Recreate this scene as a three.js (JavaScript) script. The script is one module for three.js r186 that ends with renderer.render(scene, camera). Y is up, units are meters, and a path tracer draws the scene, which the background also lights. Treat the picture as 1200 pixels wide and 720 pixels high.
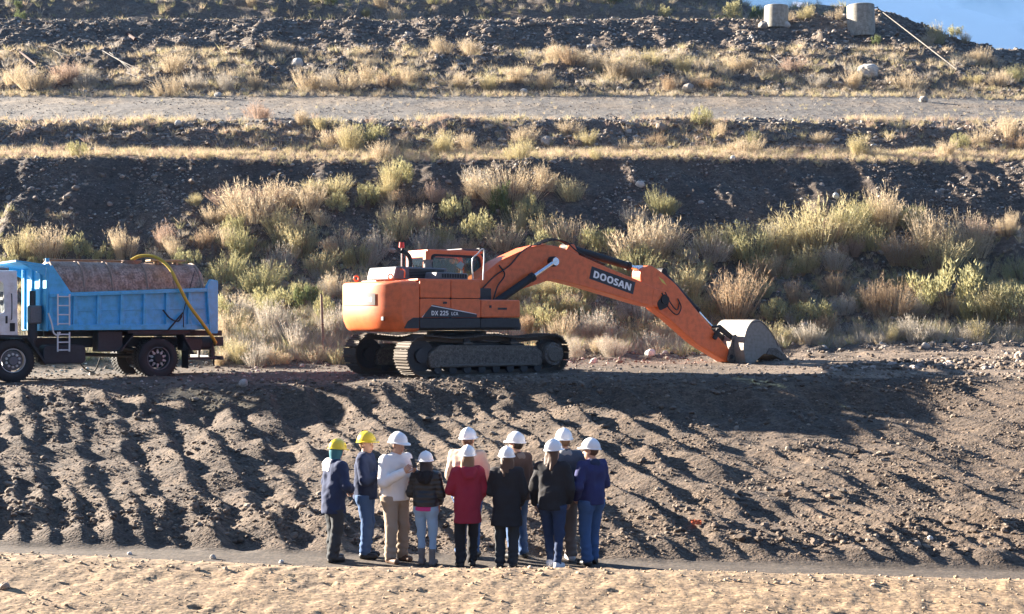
import * as THREE from 'three';
import { RoundedBoxGeometry } from 'three/addons/geometries/RoundedBoxGeometry.js';
import { mergeGeometries, toCreasedNormals } from 'three/addons/utils/BufferGeometryUtils.js';

// ------------------------------------------------------------------ camera, sky, sun, exposure
const FOCAL = 1680, HORIZON = 372, EYE = 3.43, CAMZ = 20;         // lens in pixels of the 1200 x 720 photograph
const scene = new THREE.Scene();
const camera = new THREE.PerspectiveCamera(2 * Math.atan(360 / FOCAL) * 180 / Math.PI, 1200 / 720, 0.1, 30000);
camera.position.set(0, EYE, CAMZ);
camera.rotation.x = Math.atan((HORIZON - 360) / FOCAL);
const renderer = new THREE.WebGLRenderer({ antialias: true });
renderer.setSize(1024, 614);
renderer.toneMapping = THREE.LinearToneMapping;
renderer.toneMappingExposure = 6.9;
renderer.shadowMap.enabled = true;
const SUN_E = 17.5 * Math.PI / 180, SUN_A = 27 * Math.PI / 180;       // low, from the left and a little behind
const sunDir = new THREE.Vector3(-Math.cos(SUN_E) * Math.cos(SUN_A), Math.sin(SUN_E), -Math.cos(SUN_E) * Math.sin(SUN_A));
const sun = new THREE.DirectionalLight(new THREE.Color().setRGB(1, 0.885, 0.745), 5);
sun.position.copy(sunDir).multiplyScalar(120).add(new THREE.Vector3(0, 5, -20));
sun.target.position.set(0, 5, -20);
sun.castShadow = true; sun.shadow.radius = 1;
sun.shadow.mapSize.set(4096, 4096);
Object.assign(sun.shadow.camera, { left: -70, right: 70, top: 60, bottom: -60, near: 1, far: 320 });
scene.add(sun, sun.target);
{ // clear sky: deep blue overhead, paler towards the horizon, a wide glow round the sun
  const W = 256, Hh = 128, d = new Float32Array(W * Hh * 4), v = new THREE.Vector3();
  for (let j = 0; j < Hh; j++) for (let i = 0; i < W; i++) {
    const el = ((j + 0.5) / Hh - 0.5) * Math.PI, az = ((i + 0.5) / W - 0.5) * 2 * Math.PI;
    v.set(Math.cos(el) * Math.cos(az), Math.sin(el), Math.cos(el) * Math.sin(az));
    const t = Math.pow(1 - Math.max(0, v.y), 3), g = Math.pow(Math.max(0, v.dot(sunDir)), 6);
    const k = 4 * (j * W + i), lo = v.y < 0;
    d[k] = lo ? 0.30 : 0.16 + 0.42 * t + 0.7 * g; d[k + 1] = lo ? 0.27 : 0.32 + 0.42 * t + 0.6 * g; d[k + 2] = lo ? 0.24 : 0.74 + 0.34 * t + 0.45 * g; d[k + 3] = 1;
  }
  const t = new THREE.DataTexture(d, W, Hh, THREE.RGBAFormat, THREE.FloatType);
  t.mapping = THREE.EquirectangularReflectionMapping; t.magFilter = THREE.LinearFilter; t.needsUpdate = true;
  scene.background = t; scene.environment = t;
  scene.backgroundIntensity = scene.environmentIntensity = 0.092;
}
scene.fog = new THREE.FogExp2(new THREE.Color().setRGB(0.25, 0.52, 1.0), 0.00009);

// ------------------------------------------------------------------ helpers
function rng(seed) { let a = seed >>> 0; return () => { a = (a + 0x6D2B79F5) | 0; let t = Math.imul(a ^ (a >>> 15), 1 | a); t = (t + Math.imul(t ^ (t >>> 7), 61 | t)) ^ t; return ((t ^ (t >>> 14)) >>> 0) / 4294967296; }; }
const PERM = new Uint8Array(512), GRX = new Float32Array(256), GRY = new Float32Array(256), GRZ = new Float32Array(256);
{ const r = rng(77), p = [...Array(256).keys()];
  for (let i = 255; i > 0; i--) { const j = Math.floor(r() * (i + 1)); [p[i], p[j]] = [p[j], p[i]]; }
  for (let i = 0; i < 512; i++) PERM[i] = p[i & 255];
  for (let i = 0; i < 256; i++) { const z = 2 * r() - 1, a = r() * 6.2832, s = Math.sqrt(1 - z * z), b = r() * 6.2832; GRX[i] = Math.cos(b); GRY[i] = Math.sin(b); GRZ[i] = z * s + a * 0; } }
function noise(x, y) {                                             // gradient noise, about -0.7 .. 0.7
  const xi = Math.floor(x), yi = Math.floor(y), fx = x - xi, fy = y - yi;
  const u = fx * fx * fx * (fx * (fx * 6 - 15) + 10), v = fy * fy * fy * (fy * (fy * 6 - 15) + 10);
  const a = PERM[(xi & 255) + PERM[yi & 255]], b = PERM[((xi + 1) & 255) + PERM[yi & 255]], c = PERM[(xi & 255) + PERM[(yi + 1) & 255]], d = PERM[((xi + 1) & 255) + PERM[(yi + 1) & 255]];
  const na = GRX[a] * fx + GRY[a] * fy, nb = GRX[b] * (fx - 1) + GRY[b] * fy, nc = GRX[c] * fx + GRY[c] * (fy - 1), nd = GRX[d] * (fx - 1) + GRY[d] * (fy - 1);
  return na + (nb - na) * u + (nc - na) * v + (na - nb - nc + nd) * u * v;
}
function fbm(x, y, o) { let s = 0, a = 1; for (let i = 0; i < o; i++) { s += a * noise(x, y); x = x * 2.03 + 17.3; y = y * 2.03 - 9.1; a *= 0.5; } return s; }
const sstep = (a, b, x) => { const t = Math.min(1, Math.max(0, (x - a) / (b - a))); return t * t * (3 - 2 * t); };
const lerp = (a, b, t) => a + (b - a) * t;
const V = (x, y, z) => new THREE.Vector3(x, y, z);
const R = (a) => a * Math.PI / 180;
const rgb = (r, g, b) => new THREE.Color().setRGB(r, g, b);
const used = new Map();
function numbered(n) { const k = used.get(n) || 0; used.set(n, k + 1); return k ? n + '_' + String(k).padStart(3, '0') : n; }
function tag(o, label, category, group, kind) { if (label) o.userData.label = label; if (category) o.userData.category = category; if (group) o.userData.group = group; if (kind) o.userData.kind = kind; return o; }
function shade(o) { o.traverse((m) => { if (m.isMesh) { m.castShadow = true; m.receiveShadow = true; } }); return o; }
function top(o) { o.name = numbered(o.name); scene.add(shade(o)); return o; }
function thing(name, label, category, group) { const g = new THREE.Group(); g.name = name; tag(g, label, category, group); return g; }
function flat(gs) { gs = [].concat(gs).map((g) => { g = g.index ? g.toNonIndexed() : g; for (const k of Object.keys(g.attributes)) if (!['position', 'normal', 'uv'].includes(k)) g.deleteAttribute(k); if (!g.attributes.uv) g.setAttribute('uv', new THREE.Float32BufferAttribute(new Float32Array(g.attributes.position.count * 2), 2)); return g; }); return gs.length > 1 ? mergeGeometries(gs) : gs[0]; }
function part(name, gs, mat, parent, label) { const m = new THREE.Mesh(flat(gs), mat); m.name = name; if (label) m.userData.label = label; if (parent) parent.add(m); return m; }
function place(g, x, y, z, rx = 0, ry = 0, rz = 0) { if (rx) g.rotateX(rx); if (ry) g.rotateY(ry); if (rz) g.rotateZ(rz); return g.translate(x, y, z); }
function bx(w, h, d, x, y, z, r = 0.012, rx = 0, ry = 0, rz = 0) { return place(new RoundedBoxGeometry(w, h, d, 2, Math.min(r, w / 2.01, h / 2.01, d / 2.01)), x, y, z, rx, ry, rz); }
function rod(a, b, r, r2 = r, seg = 14) { const d = b.clone().sub(a), l = d.length(), g = new THREE.CylinderGeometry(r2, r, l, seg); g.applyQuaternion(new THREE.Quaternion().setFromUnitVectors(V(0, 1, 0), d.normalize())); const c = a.clone().add(b).multiplyScalar(0.5); return g.translate(c.x, c.y, c.z); }
function pipe(pts, r, seg = 40, rs = 10) { return new THREE.TubeGeometry(new THREE.CatmullRomCurve3(pts.map((p) => V(...p))), seg, r, rs); }
function ext(pts, depth, zc = 0, bevel = 0.015, holes = []) { // polygon in x,y extruded along z, centred on zc
  const s = new THREE.Shape(pts.map(([x, y]) => new THREE.Vector2(x, y))); for (const h of holes) s.holes.push(h);
  const g = new THREE.ExtrudeGeometry(s, { depth: depth - 2 * bevel, bevelEnabled: bevel > 0, bevelSize: bevel, bevelThickness: bevel, bevelOffset: -bevel, bevelSegments: 2, curveSegments: 20 });
  return g.translate(0, 0, zc - depth / 2 + bevel);
}
function roundPoly(pts, r, n = 5) { // rounds the corners of a polygon
  const out = [], N = pts.length;
  for (let i = 0; i < N; i++) { const p = pts[i], a = pts[(i + N - 1) % N], b = pts[(i + 1) % N]; const la = Math.hypot(a[0] - p[0], a[1] - p[1]), lb = Math.hypot(b[0] - p[0], b[1] - p[1]); const k = Math.min(r, la * 0.45, lb * 0.45);
    const A = [p[0] + (a[0] - p[0]) / la * k, p[1] + (a[1] - p[1]) / la * k], B = [p[0] + (b[0] - p[0]) / lb * k, p[1] + (b[1] - p[1]) / lb * k];
    for (let j = 0; j <= n; j++) { const t = j / n; out.push([(1 - t) * (1 - t) * A[0] + 2 * t * (1 - t) * p[0] + t * t * B[0], (1 - t) * (1 - t) * A[1] + 2 * t * (1 - t) * p[1] + t * t * B[1]]); } }
  return out;
}
const smooth = (g) => { g.computeVertexNormals(); return g; };

// ------------------------------------------------------------------ textures (grain only)
function tex(n, fn, srgb) { const d = new Uint8Array(n * n * 4); for (let j = 0; j < n; j++) for (let i = 0; i < n; i++) { const c = fn(i, j), k = 4 * (j * n + i); d[k] = c[0]; d[k + 1] = c[1]; d[k + 2] = c[2]; d[k + 3] = 255; }
  const t = new THREE.DataTexture(d, n, n); t.wrapS = t.wrapT = THREE.RepeatWrapping; t.magFilter = THREE.LinearFilter; t.minFilter = THREE.LinearMipmapLinearFilter; t.generateMipmaps = true; if (srgb) t.colorSpace = THREE.SRGBColorSpace; t.needsUpdate = true; return t; }
function pebbleField(n, cells, seed) { // tiling height field of half-buried pebbles (0..1) and a tone per pebble
  const h = new Float32Array(n * n), tone = new Float32Array(n * n).fill(0.5), r = rng(seed);
  for (let k = 0; k < cells; k++) { const cx = r() * n, cy = r() * n, s = (0.004 + 0.016 * Math.pow(r(), 4)) * n, e = 0.6 + 0.4 * r(), a = r() * 3.14, t = r(), ca = Math.cos(a), sa = Math.sin(a), up = 0.3 + 0.7 * r();
    for (let j = Math.floor(cy - s); j <= cy + s; j++) for (let i = Math.floor(cx - s); i <= cx + s; i++) { const dx = i - cx, dy = j - cy, u = (dx * ca + dy * sa) / s, v = (dy * ca - dx * sa) / (s * e), q = u * u + v * v; if (q > 1) continue;
      const id = ((j % n + n) % n) * n + ((i % n + n) % n), hh = Math.sqrt(1 - q) * up * Math.min(1, s / (0.014 * n)); if (hh > h[id]) { h[id] = hh; tone[id] = t; } } }
  return { h, tone };
}
function tileNoise(n, f, o, seed) { // tiling fbm made by blending
  const a = new Float32Array(n * n);
  for (let j = 0; j < n; j++) for (let i = 0; i < n; i++) { const u = i / n, v = j / n; const s = (x, y) => fbm(x * f + seed, y * f + seed * 1.7, o); a[j * n + i] = (s(u, v) * (1 - u) + s(u - 1, v) * u) * (1 - v) + (s(u, v - 1) * (1 - u) + s(u - 1, v - 1) * u) * v; }
  return a;
}
const TN = 512, pebA = pebbleField(TN, 5200, 5), nzA = tileNoise(TN, 9, 5, 3.3), nzB = tileNoise(TN, 40, 3, 8.1);
const soilMap = tex(TN, (i, j) => { const k = j * TN + i; let v = 205 + 70 * nzA[k] + 60 * nzB[k]; if (pebA.h[k] > 0.12) v += (pebA.tone[k] - 0.45) * 110; v = Math.max(70, Math.min(255, v)); return [v, v * (0.985 + 0.02 * nzA[k]), v * (0.97 + 0.05 * nzB[k])]; }, true);
const soilBump = tex(TN, (i, j) => { const k = j * TN + i; const v = Math.max(0, Math.min(255, 80 + 90 * nzA[k] + 70 * nzB[k] + 120 * pebA.h[k])); return [v, v, v]; });
const grainMap = tex(256, (i, j) => { const k = (j * 2) * TN + i * 2; const v = Math.max(120, Math.min(255, 222 + 55 * nzA[k] + 60 * nzB[k])); return [v, v, v]; }, true);
const dirtMap = tex(256, (i, j) => { const k = (j * 2) * TN + i * 2, d = 0.45 * sstep(-0.35, 0.6, nzA[k] + 0.35 * nzB[k]); return [255 - 55 * d, 255 - 62 * d, 255 - 78 * d]; }, true);
const rustMap = tex(512, (i, j) => { const k = j * TN + i, d = sstep(-0.25, 0.35, nzA[k] + 0.3 * nzB[k]), s = 0.75 + 0.5 * nzB[k]; return [lerp(190, 150, d) * s + 24, lerp(165, 122, d) * s + 22, lerp(148, 102, d) * s + 20]; }, true);
function rep(t, u, v = u) { const c = t.clone(); c.repeat.set(u, v); c.needsUpdate = true; return c; }

// ------------------------------------------------------------------ terrain: a long section of terraces
// D is the distance in front of the camera's place (z = CAMZ - D); X runs to the right.
const roadH = (X) => -0.024 * X;
const padH = (X) => 2.1 + (X < 0 ? 0.019 * X : 0.006 * X);
const OLD = [-14, 21, 33, 36, 48.6, 54.1, 57.9, 60.3, 69.8, 75.2, 76.5, 79.8, 84, 106, 150], NEW = [-14, 21, 31.2, 36, 48.6, 55.6, 58.6, 60.8, 72.2, 79.5, 81.3, 87.4, 92, 109, 150];
function remap(v, A, B) { let i = 1; while (i < A.length - 1 && A[i] < v) i++; return B[i - 1] + (B[i] - B[i - 1]) * (v - A[i - 1]) / (A[i] - A[i - 1]); }
const nd = (D) => remap(D, OLD, NEW), od = (D) => remap(D, NEW, OLD);   // section stations: even spacing for noise, and real distances
const bermH = (X) => remap(X, [-30, -5.36, -1.96, 1.07, 5.36, 30], [1.5, 0.95, 0.80, 0.78, 0.67, 0.1]);
function section(X) {
  const foot = 20.72 - 0.3 * Math.exp(-((X - 2.2) ** 2) / 4) + 0.25 * Math.exp(-((X + 2.6) ** 2) / 3) - 0.4 * sstep(-3.5, -6, X) - 0.4 * sstep(2.6, 5, X);
  const lip = 0.55 * sstep(-9.5, -6.5, X) * (1 - sstep(8.5, 11, X)) * (0.85 + 0.5 * noise(X * 0.6, 7));
  const crest = 31.2 + 0.9 * sstep(-5, -8, X) - 0.3 * sstep(-9, -13, X) + 0.12 * noise(X * 0.7, 3), w = sstep(-9, 3, X), right = sstep(4, 17, X);
  const base = lerp(40.6, 43.2, w) + 0.8 * right, e = sstep(15, 40, X), dr = 1.9 * sstep(22, 31, X) + 9 * sstep(31, 60, X), b = bermH(X);
  return [[-14, 2.0], [1.6, 1.85], [5.5, -0.8], [9, -0.7], [11.8, b - 0.75], [12.8, b - 0.24], [14.95, b - 0.01], [15.3, b - 0.02], [17.4, roadH(X)], [foot, roadH(X) + 0.01], [foot + 0.5, roadH(X) + 0.16], [crest - 1.15, lerp(roadH(X) + 0.16, padH(X), 1 - 1.15 / (crest - foot - 0.5)) - lip], [crest, padH(X) - 0.02], [crest + 2, padH(X)], [39.6, padH(X) + 0.02 + 0.25 * right],
    [base, padH(X) + 0.14 + 0.45 * right], [48.6, 4.75], [55.6, 9.55 + 0.08 * Math.sin(X * 0.3)], [58.6, 10.27], [60.8, 11.64 - 0.25 * e], [72.2, 14.7 - 0.5 * e], [79.5, 17.95 - 0.6 * dr], [81.3, 18.53 - 0.7 * dr], [87.4, 21.63 - dr + 0.55 * Math.exp(-((X - 22.5) ** 2) / 9)], [92, 21.9 - dr * 1.1],
    [109, lerp(31.4, 26.7, sstep(10, 19, X)) - 14 * sstep(25, 36, X)], [119, lerp(32, 22, sstep(10, 19, X)) - 14 * sstep(25, 36, X)], [150, 4 - dr]];
}
let secX = NaN, sec;
function profile(X, D) {
  if (X !== secX) { sec = section(X); secX = X; }
  let i = 1; while (i < sec.length - 1 && sec[i][0] < D) i++;
  const [a, ha] = sec[i - 1], [b, hb] = sec[i]; return ha + (hb - ha) * (D - a) / (b - a);
}
function mean(X, D) { const w = D < 30 ? 0.14 : D < 42 ? 0.3 : 0.35; return (profile(X, D - w) + 2 * profile(X, D) + profile(X, D + w)) / 4; }
const band = (D, a, b, f) => sstep(a - f, a + f, D) * (1 - sstep(b - f, b + f, D));
function relief(X, D) {
  let h = 0;
  if (D < 20) { const s = sstep(17.2, 15.2, D); // sandy berm: raked streaks and little pits
    const q = X * 0.97 - D * 0.24, q2 = D * 0.97 + X * 0.24; h += s * ((0.008 + 0.016 * Math.max(0, noise(X * 0.7, D * 0.9))) * 1.3 * noise(q * 8 + 1.5 * noise(X * 1.1, D * 1.3), q2 * 1.5) + 0.012 * noise(q * 21, q2 * 4) + 0.006 * fbm(X * 3, D * 3, 2) + 0.02 * fbm(X * 1.1, D * 1.1, 2) + 0.006 * noise(X * 15, D * 12)); const p = noise(X * 5.2 + 5, D * 5.2); if (p > 0.4) h -= s * 0.22 * (p - 0.4); return h + (1 - s) * 0.012 * noise(X * 1.2, D); }
  D = od(D);
  if (D < 34) { // embankment: furrows left by the machine's tracks, lumps, clods
    const s = sstep(20.2, 20.95, D) * (1 - sstep(32.2, 33.2, D)), r = 1 - sstep(6.2, 8.6, X + (D - 27) * 0.25), rr = 0.35 + 0.65 * r;
    const wx = X + 0.14 * noise(X * 0.6, D * 0.5), p = wx * 0.95 + D * 0.3, m = Math.min(1, Math.max(0.2, 0.72 + 1.0 * noise(X * 0.3 + 3, D * 0.3 + 1)));
    const fine = sstep(0.0, 0.35, noise(X * 0.28 + 40, D * 0.5) + 0.25 * sstep(25, 22, D));
    const saw = (t) => { t -= Math.floor(t); return t < 0.68 ? t / 0.68 : (1 - t) / 0.32; };
    const row = 0.84 + 0.16 * Math.sin(D * 2.6 + 1.4 * noise(X * 0.4, 9) * 6);
    h += s * rr * Math.max(0, m) * row * (0.30 * saw(p / 0.82 + 0.16 * noise(X * 0.5, D * 0.4)) * (1 - fine) + 0.15 * saw(p / 0.43 + 0.15 * noise(X * 0.7, D * 0.7)) * fine);
    h += s * (0.11 * fbm(X * 0.5, D * 0.6, 2) + rr * 0.03 * fbm(X * 2.1, D * 2.1, 2) - 0.04 * Math.abs(noise(X * 3.7, D * 3.7)) - 0.035 * Math.abs(noise(X * 8 + 4, D * 8)) + 0.02 * noise(X * 15, D * 15));
    h += (1 - s) * sstep(20.4, 21, D) * 0.015 * fbm(X * 3, D * 3, 2);
    if (D < 21.4) h += 0.006 * noise(X * 5, D * 5) + 0.012 * noise(X * 1.2, D);
    if (D <= 33.2 && s === 0) return h + band(D, 33, 36, 0.3) * 0;
  }
  if (D >= 32) { const s = sstep(32, 33.4, D) * (1 - sstep(41, 43.5, D)); h += s * (0.035 * fbm(X * 0.8, D * 0.8, 2) + 0.02 * fbm(X * 4, D * 4, 2));
    const m = Math.exp(-((D - 35.3 - 0.05 * X) ** 2) / 0.5) * sstep(7.4, 10, X); h += m * (0.1 + 0.1 * Math.max(0, fbm(X * 1.3, D * 1.3, 3))); // spoil ridge right of the bucket
    h -= 0.04 * (Math.exp(-((D - 38.9 - 0.18 * (X - 8)) ** 2) / 0.12) + Math.exp(-((D - 40.6 - 0.18 * (X - 8)) ** 2) / 0.12)) * sstep(5, 7, X); }
  if (D > 39.5) { const s = sstep(40, 43.5, D) * (1 - sstep(53.6, 54.4, D)); // big bank, with gullies
    h += sstep(47, 50, D) * s * 0.5 * fbm(X * 0.62 + 0.15 * D, D * 0.16, 3);
    h += s * (0.42 * fbm(X * 0.23, D * 0.3 + 4, 3) + 0.24 * fbm(X * 0.95 + 3, D * 0.55, 3) + 0.1 * noise(X * 3.2, D * 3) + 0.06 * noise(X * 7, D * 7)); }
  if (D > 53) { const s = sstep(54, 55, D) * (1 - sstep(59.8, 60.5, D)), q = sstep(57, 58.2, D) * (1 - sstep(60, 61.5, D));
    h += s * (0.09 * fbm(X * 0.8, D * 0.8, 2) + 0.04 * noise(X * 5, D * 5)) + q * (0.55 * fbm(X * 0.32 + 8, D * 0.5, 3) + 0.2 * fbm(X * 1.4, D * 1.4, 2)); }
  if (D > 59) { const s = sstep(60, 61.5, D) * (1 - sstep(69, 70.4, D)); h += s * (0.05 * fbm(X * 0.6, D * 0.5, 2) + 0.035 * noise(X * 4, D * 4)); }
  if (D > 69) { const s = sstep(69.4, 71, D) * (1 - sstep(79.4, 80.4, D)); h += s * (0.5 * fbm(X * 0.3 + 2, D * 0.4, 3) + 0.3 * fbm(X * 1.1, D * 1.0, 3) + 0.12 * noise(X * 3.3, D * 3.3)); }
  if (D > 79) { const s = sstep(80, 83, D); h += s * 0.06 * noise(X * 2, D * 2) + sstep(84, 88, D) * (1.1 * fbm(X * 0.12, D * 0.15, 3) + 0.3 * fbm(X * 0.7, D * 0.7, 3)); }
  return h;
}
const ground = (X, D) => mean(X, D) + relief(X, D);
function hit(px, py) { // ground point seen at a pixel of the photograph
  const kx = (px - 600) / FOCAL, ky = (HORIZON - py) / FOCAL; let D = 12, step = 0.12;
  for (; D < 140; D += step) { if (ground(kx * D, D) >= EYE + ky * D) { for (let k = 0; k < 8; k++) { step /= 2; D += ground(kx * D, D) >= EYE + ky * D ? -step : step; } break; } }
  return { X: kx * D, D, y: ground(kx * D, D), p: V(kx * D, ground(kx * D, D), CAMZ - D) };
}
const halfW = (D) => 0.357 * Math.abs(D) * 1.22 + 4;
const NX = 520;
function sheet(name, label, D0, D1, rows, mat, tone) {
  const P = [], U = [], C = [], I = []; D0 = nd(D0); D1 = nd(D1);
  for (let j = 0; j <= rows; j++) { const D = D0 + (D1 - D0) * j / rows, w = halfW(Math.max(D, 12));
    for (let i = 0; i <= NX; i++) { const X = (i / NX * 2 - 1) * w; P.push(X, D, 0); } }
  for (let i = 0; i <= NX; i++) for (let j = 0; j <= rows; j++) { const k = j * (NX + 1) + i, X = P[3 * k], D = P[3 * k + 1]; P[3 * k + 1] = ground(X, D); P[3 * k + 2] = CAMZ - D; U[2 * k] = X / 1.9; U[2 * k + 1] = D / 1.9 + P[3 * k + 1] * 0.35; const c = tone(X, D); C[3 * k] = c[0]; C[3 * k + 1] = c[1]; C[3 * k + 2] = c[2]; }
  for (let j = 0; j < rows; j++) for (let i = 0; i < NX; i++) { const a = j * (NX + 1) + i, b = a + 1, c = a + NX + 1, d = c + 1; I.push(a, b, c, b, d, c); }
  const g = new THREE.BufferGeometry(); g.setAttribute('position', new THREE.Float32BufferAttribute(P, 3)); g.setAttribute('uv', new THREE.Float32BufferAttribute(U, 2)); g.setAttribute('color', new THREE.Float32BufferAttribute(C, 3)); g.setIndex(I); g.computeVertexNormals();
  const m = new THREE.Mesh(g, mat); m.name = name; tag(m, label, 'ground', null, 'structure'); return top(m);
}
const soilMat = (bump, scale = 1) => new THREE.MeshStandardMaterial({ vertexColors: true, roughness: 0.97, map: scale === 1 ? soilMap : rep(soilMap, scale), bumpMap: scale === 1 ? soilBump : rep(soilBump, scale), bumpScale: bump });
const mixc = (a, b, t) => [lerp(a[0], b[0], t), lerp(a[1], b[1], t), lerp(a[2], b[2], t)];
const patch = (X, D, f, s = 0) => sstep(-0.35, 0.35, fbm(X * f + s, D * f - s, 3));
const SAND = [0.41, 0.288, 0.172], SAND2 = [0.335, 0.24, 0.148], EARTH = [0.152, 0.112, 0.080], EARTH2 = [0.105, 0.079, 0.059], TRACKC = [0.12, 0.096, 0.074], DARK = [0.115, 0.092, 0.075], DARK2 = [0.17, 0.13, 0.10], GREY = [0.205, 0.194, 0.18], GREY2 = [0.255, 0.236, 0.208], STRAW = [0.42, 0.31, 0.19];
const matSand = soilMat(0.006), matEarth = soilMat(0.02), matRough = soilMat(0.03, 0.7), matGrey = soilMat(0.015);
sheet('foreground_slope', 'ground in front of the sandy berm, below the frame', -14, 12.6, 50, matSand, (X, D) => mixc(SAND, SAND2, patch(X, D, 0.8)));
sheet('sandy_berm', 'pale sandy raked berm along the bottom edge', 12.6, 16.2, 150, matSand, (X, D) => mixc(SAND, SAND2, patch(X, D, 1.3)));
sheet('dirt_path', 'compacted dirt path under the people', 16.2, 20.45, 60, matSand, (X, D) => mixc(TRACKC, [0.1, 0.078, 0.06], patch(X, D, 1.1)));
sheet('embankment', 'furrowed brown earth embankment below the machines', 20.45, 33.1, 310, matEarth, (X, D) => mixc(EARTH, EARTH2, patch(X, D, 0.9, 3)));
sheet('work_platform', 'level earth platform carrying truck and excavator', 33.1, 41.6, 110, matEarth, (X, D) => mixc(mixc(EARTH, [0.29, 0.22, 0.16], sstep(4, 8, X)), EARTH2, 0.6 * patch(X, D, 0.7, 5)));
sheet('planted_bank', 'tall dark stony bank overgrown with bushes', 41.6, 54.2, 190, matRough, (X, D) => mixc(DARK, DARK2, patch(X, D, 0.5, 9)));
sheet('grassy_shelf', 'narrow shelf of dry grass and rubble', 54.2, 60.4, 90, matRough, (X, D) => mixc(mixc([0.3, 0.22, 0.15], DARK2, patch(X, D, 0.6, 2)), GREY, sstep(57.5, 59.5, D) * 0.5));
sheet('gravel_track', 'grey gravel track across the hillside', 60.4, 69.9, 80, matGrey, (X, D) => mixc(mixc(GREY, GREY2, patch(X, D, 0.35, 1)), STRAW, 0.5 * patch(X, D, 0.25, 30) * sstep(64, 69, D)));
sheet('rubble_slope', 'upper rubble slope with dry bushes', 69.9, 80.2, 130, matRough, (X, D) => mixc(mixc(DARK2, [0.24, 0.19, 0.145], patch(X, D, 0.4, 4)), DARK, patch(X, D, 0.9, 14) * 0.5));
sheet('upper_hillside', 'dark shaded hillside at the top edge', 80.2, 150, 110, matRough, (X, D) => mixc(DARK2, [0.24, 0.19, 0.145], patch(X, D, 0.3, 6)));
{ // far mountain across the valley
  const P = [], I = [], C = [], U = [], nx = 150, nd = 110;
  for (let j = 0; j <= nd; j++) for (let i = 0; i <= nx; i++) { const D = 1000 + 8000 * j / nd, X = -300 + 6000 * i / nx; const ridge = 1 - Math.abs(fbm(X * 0.0007 + D * 0.0003 + 0.35, D * 0.0005, 3)) * 1.3, up = sstep(2000, 8500, D);
    P.push(X, -70 + up * (1900 + 800 * ridge + 110 * fbm(X * 0.004, D * 0.004, 3)), CAMZ - D); U.push(X / 40, D / 40); const c = mixc([0.13, 0.13, 0.15], [0.62, 0.55, 0.55], sstep(-0.2, 0.05, fbm(X * 0.0018, D * 0.0018 + 2, 3))); C.push(...c); }
  for (let j = 0; j < nd; j++) for (let i = 0; i < nx; i++) { const a = j * (nx + 1) + i, b = a + 1, c = a + nx + 1, d = c + 1; I.push(a, b, c, b, d, c); }
  const g = new THREE.BufferGeometry(); g.setAttribute('position', new THREE.Float32BufferAttribute(P, 3)); g.setAttribute('uv', new THREE.Float32BufferAttribute(U, 2)); g.setAttribute('color', new THREE.Float32BufferAttribute(C, 3)); g.setIndex(I); g.computeVertexNormals();
  const m = new THREE.Mesh(g, new THREE.MeshStandardMaterial({ vertexColors: true, roughness: 1 })); m.name = 'far_mountain'; tag(m, 'hazy blue mountain flank in the top right corner', 'mountain', null, 'structure'); top(m);
}

// ------------------------------------------------------------------ paints and metals
const std = (c, o = {}) => new THREE.MeshStandardMaterial({ color: c, roughness: 0.6, ...o });
const orange = new THREE.MeshPhysicalMaterial({ color: rgb(0.86, 0.175, 0.042), roughness: 0.5, clearcoat: 0.35, clearcoatRoughness: 0.35, map: rep(dirtMap, 0.8), bumpMap: rep(grainMap, 2), bumpScale: 0.0006 });
const greyPaint = std(rgb(0.16, 0.16, 0.17), { map: rep(dirtMap, 1), roughness: 0.55 });
const frameSteel = std(rgb(0.2, 0.18, 0.155), { map: rep(soilMap, 0.9), roughness: 0.8, bumpMap: rep(grainMap, 2), bumpScale: 0.002 });
const darkPaint = std(rgb(0.045, 0.045, 0.05), { map: rep(dirtMap, 1.3), roughness: 0.6 });
const blackRubber = std(rgb(0.03, 0.03, 0.03), { roughness: 0.8 });
const trackSteel = std(rgb(0.16, 0.135, 0.11), { map: rep(soilMap, 2), metalness: 0.2, roughness: 0.8 });
const dustySteel = std(rgb(0.24, 0.215, 0.19), { map: rep(soilMap, 1.1), metalness: 0.2, roughness: 0.75, bumpMap: rep(grainMap, 2), bumpScale: 0.002 });
const bucketSteel = std(rgb(0.33, 0.30, 0.265), { map: rep(dirtMap, 1.2), metalness: 0.25, roughness: 0.7, bumpMap: rep(grainMap, 1.5), bumpScale: 0.003 });
const chrome = std(rgb(0.75, 0.75, 0.77), { metalness: 1, roughness: 0.18 });
const steelRail = std(rgb(0.55, 0.54, 0.52), { metalness: 0.6, roughness: 0.4 });
const glass = new THREE.MeshPhysicalMaterial({ color: rgb(0.72, 0.82, 0.82), transmission: 1, thickness: 0, roughness: 0.04, ior: 1.5 });
const black = std(rgb(0.02, 0.02, 0.022), { roughness: 0.7 });

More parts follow.
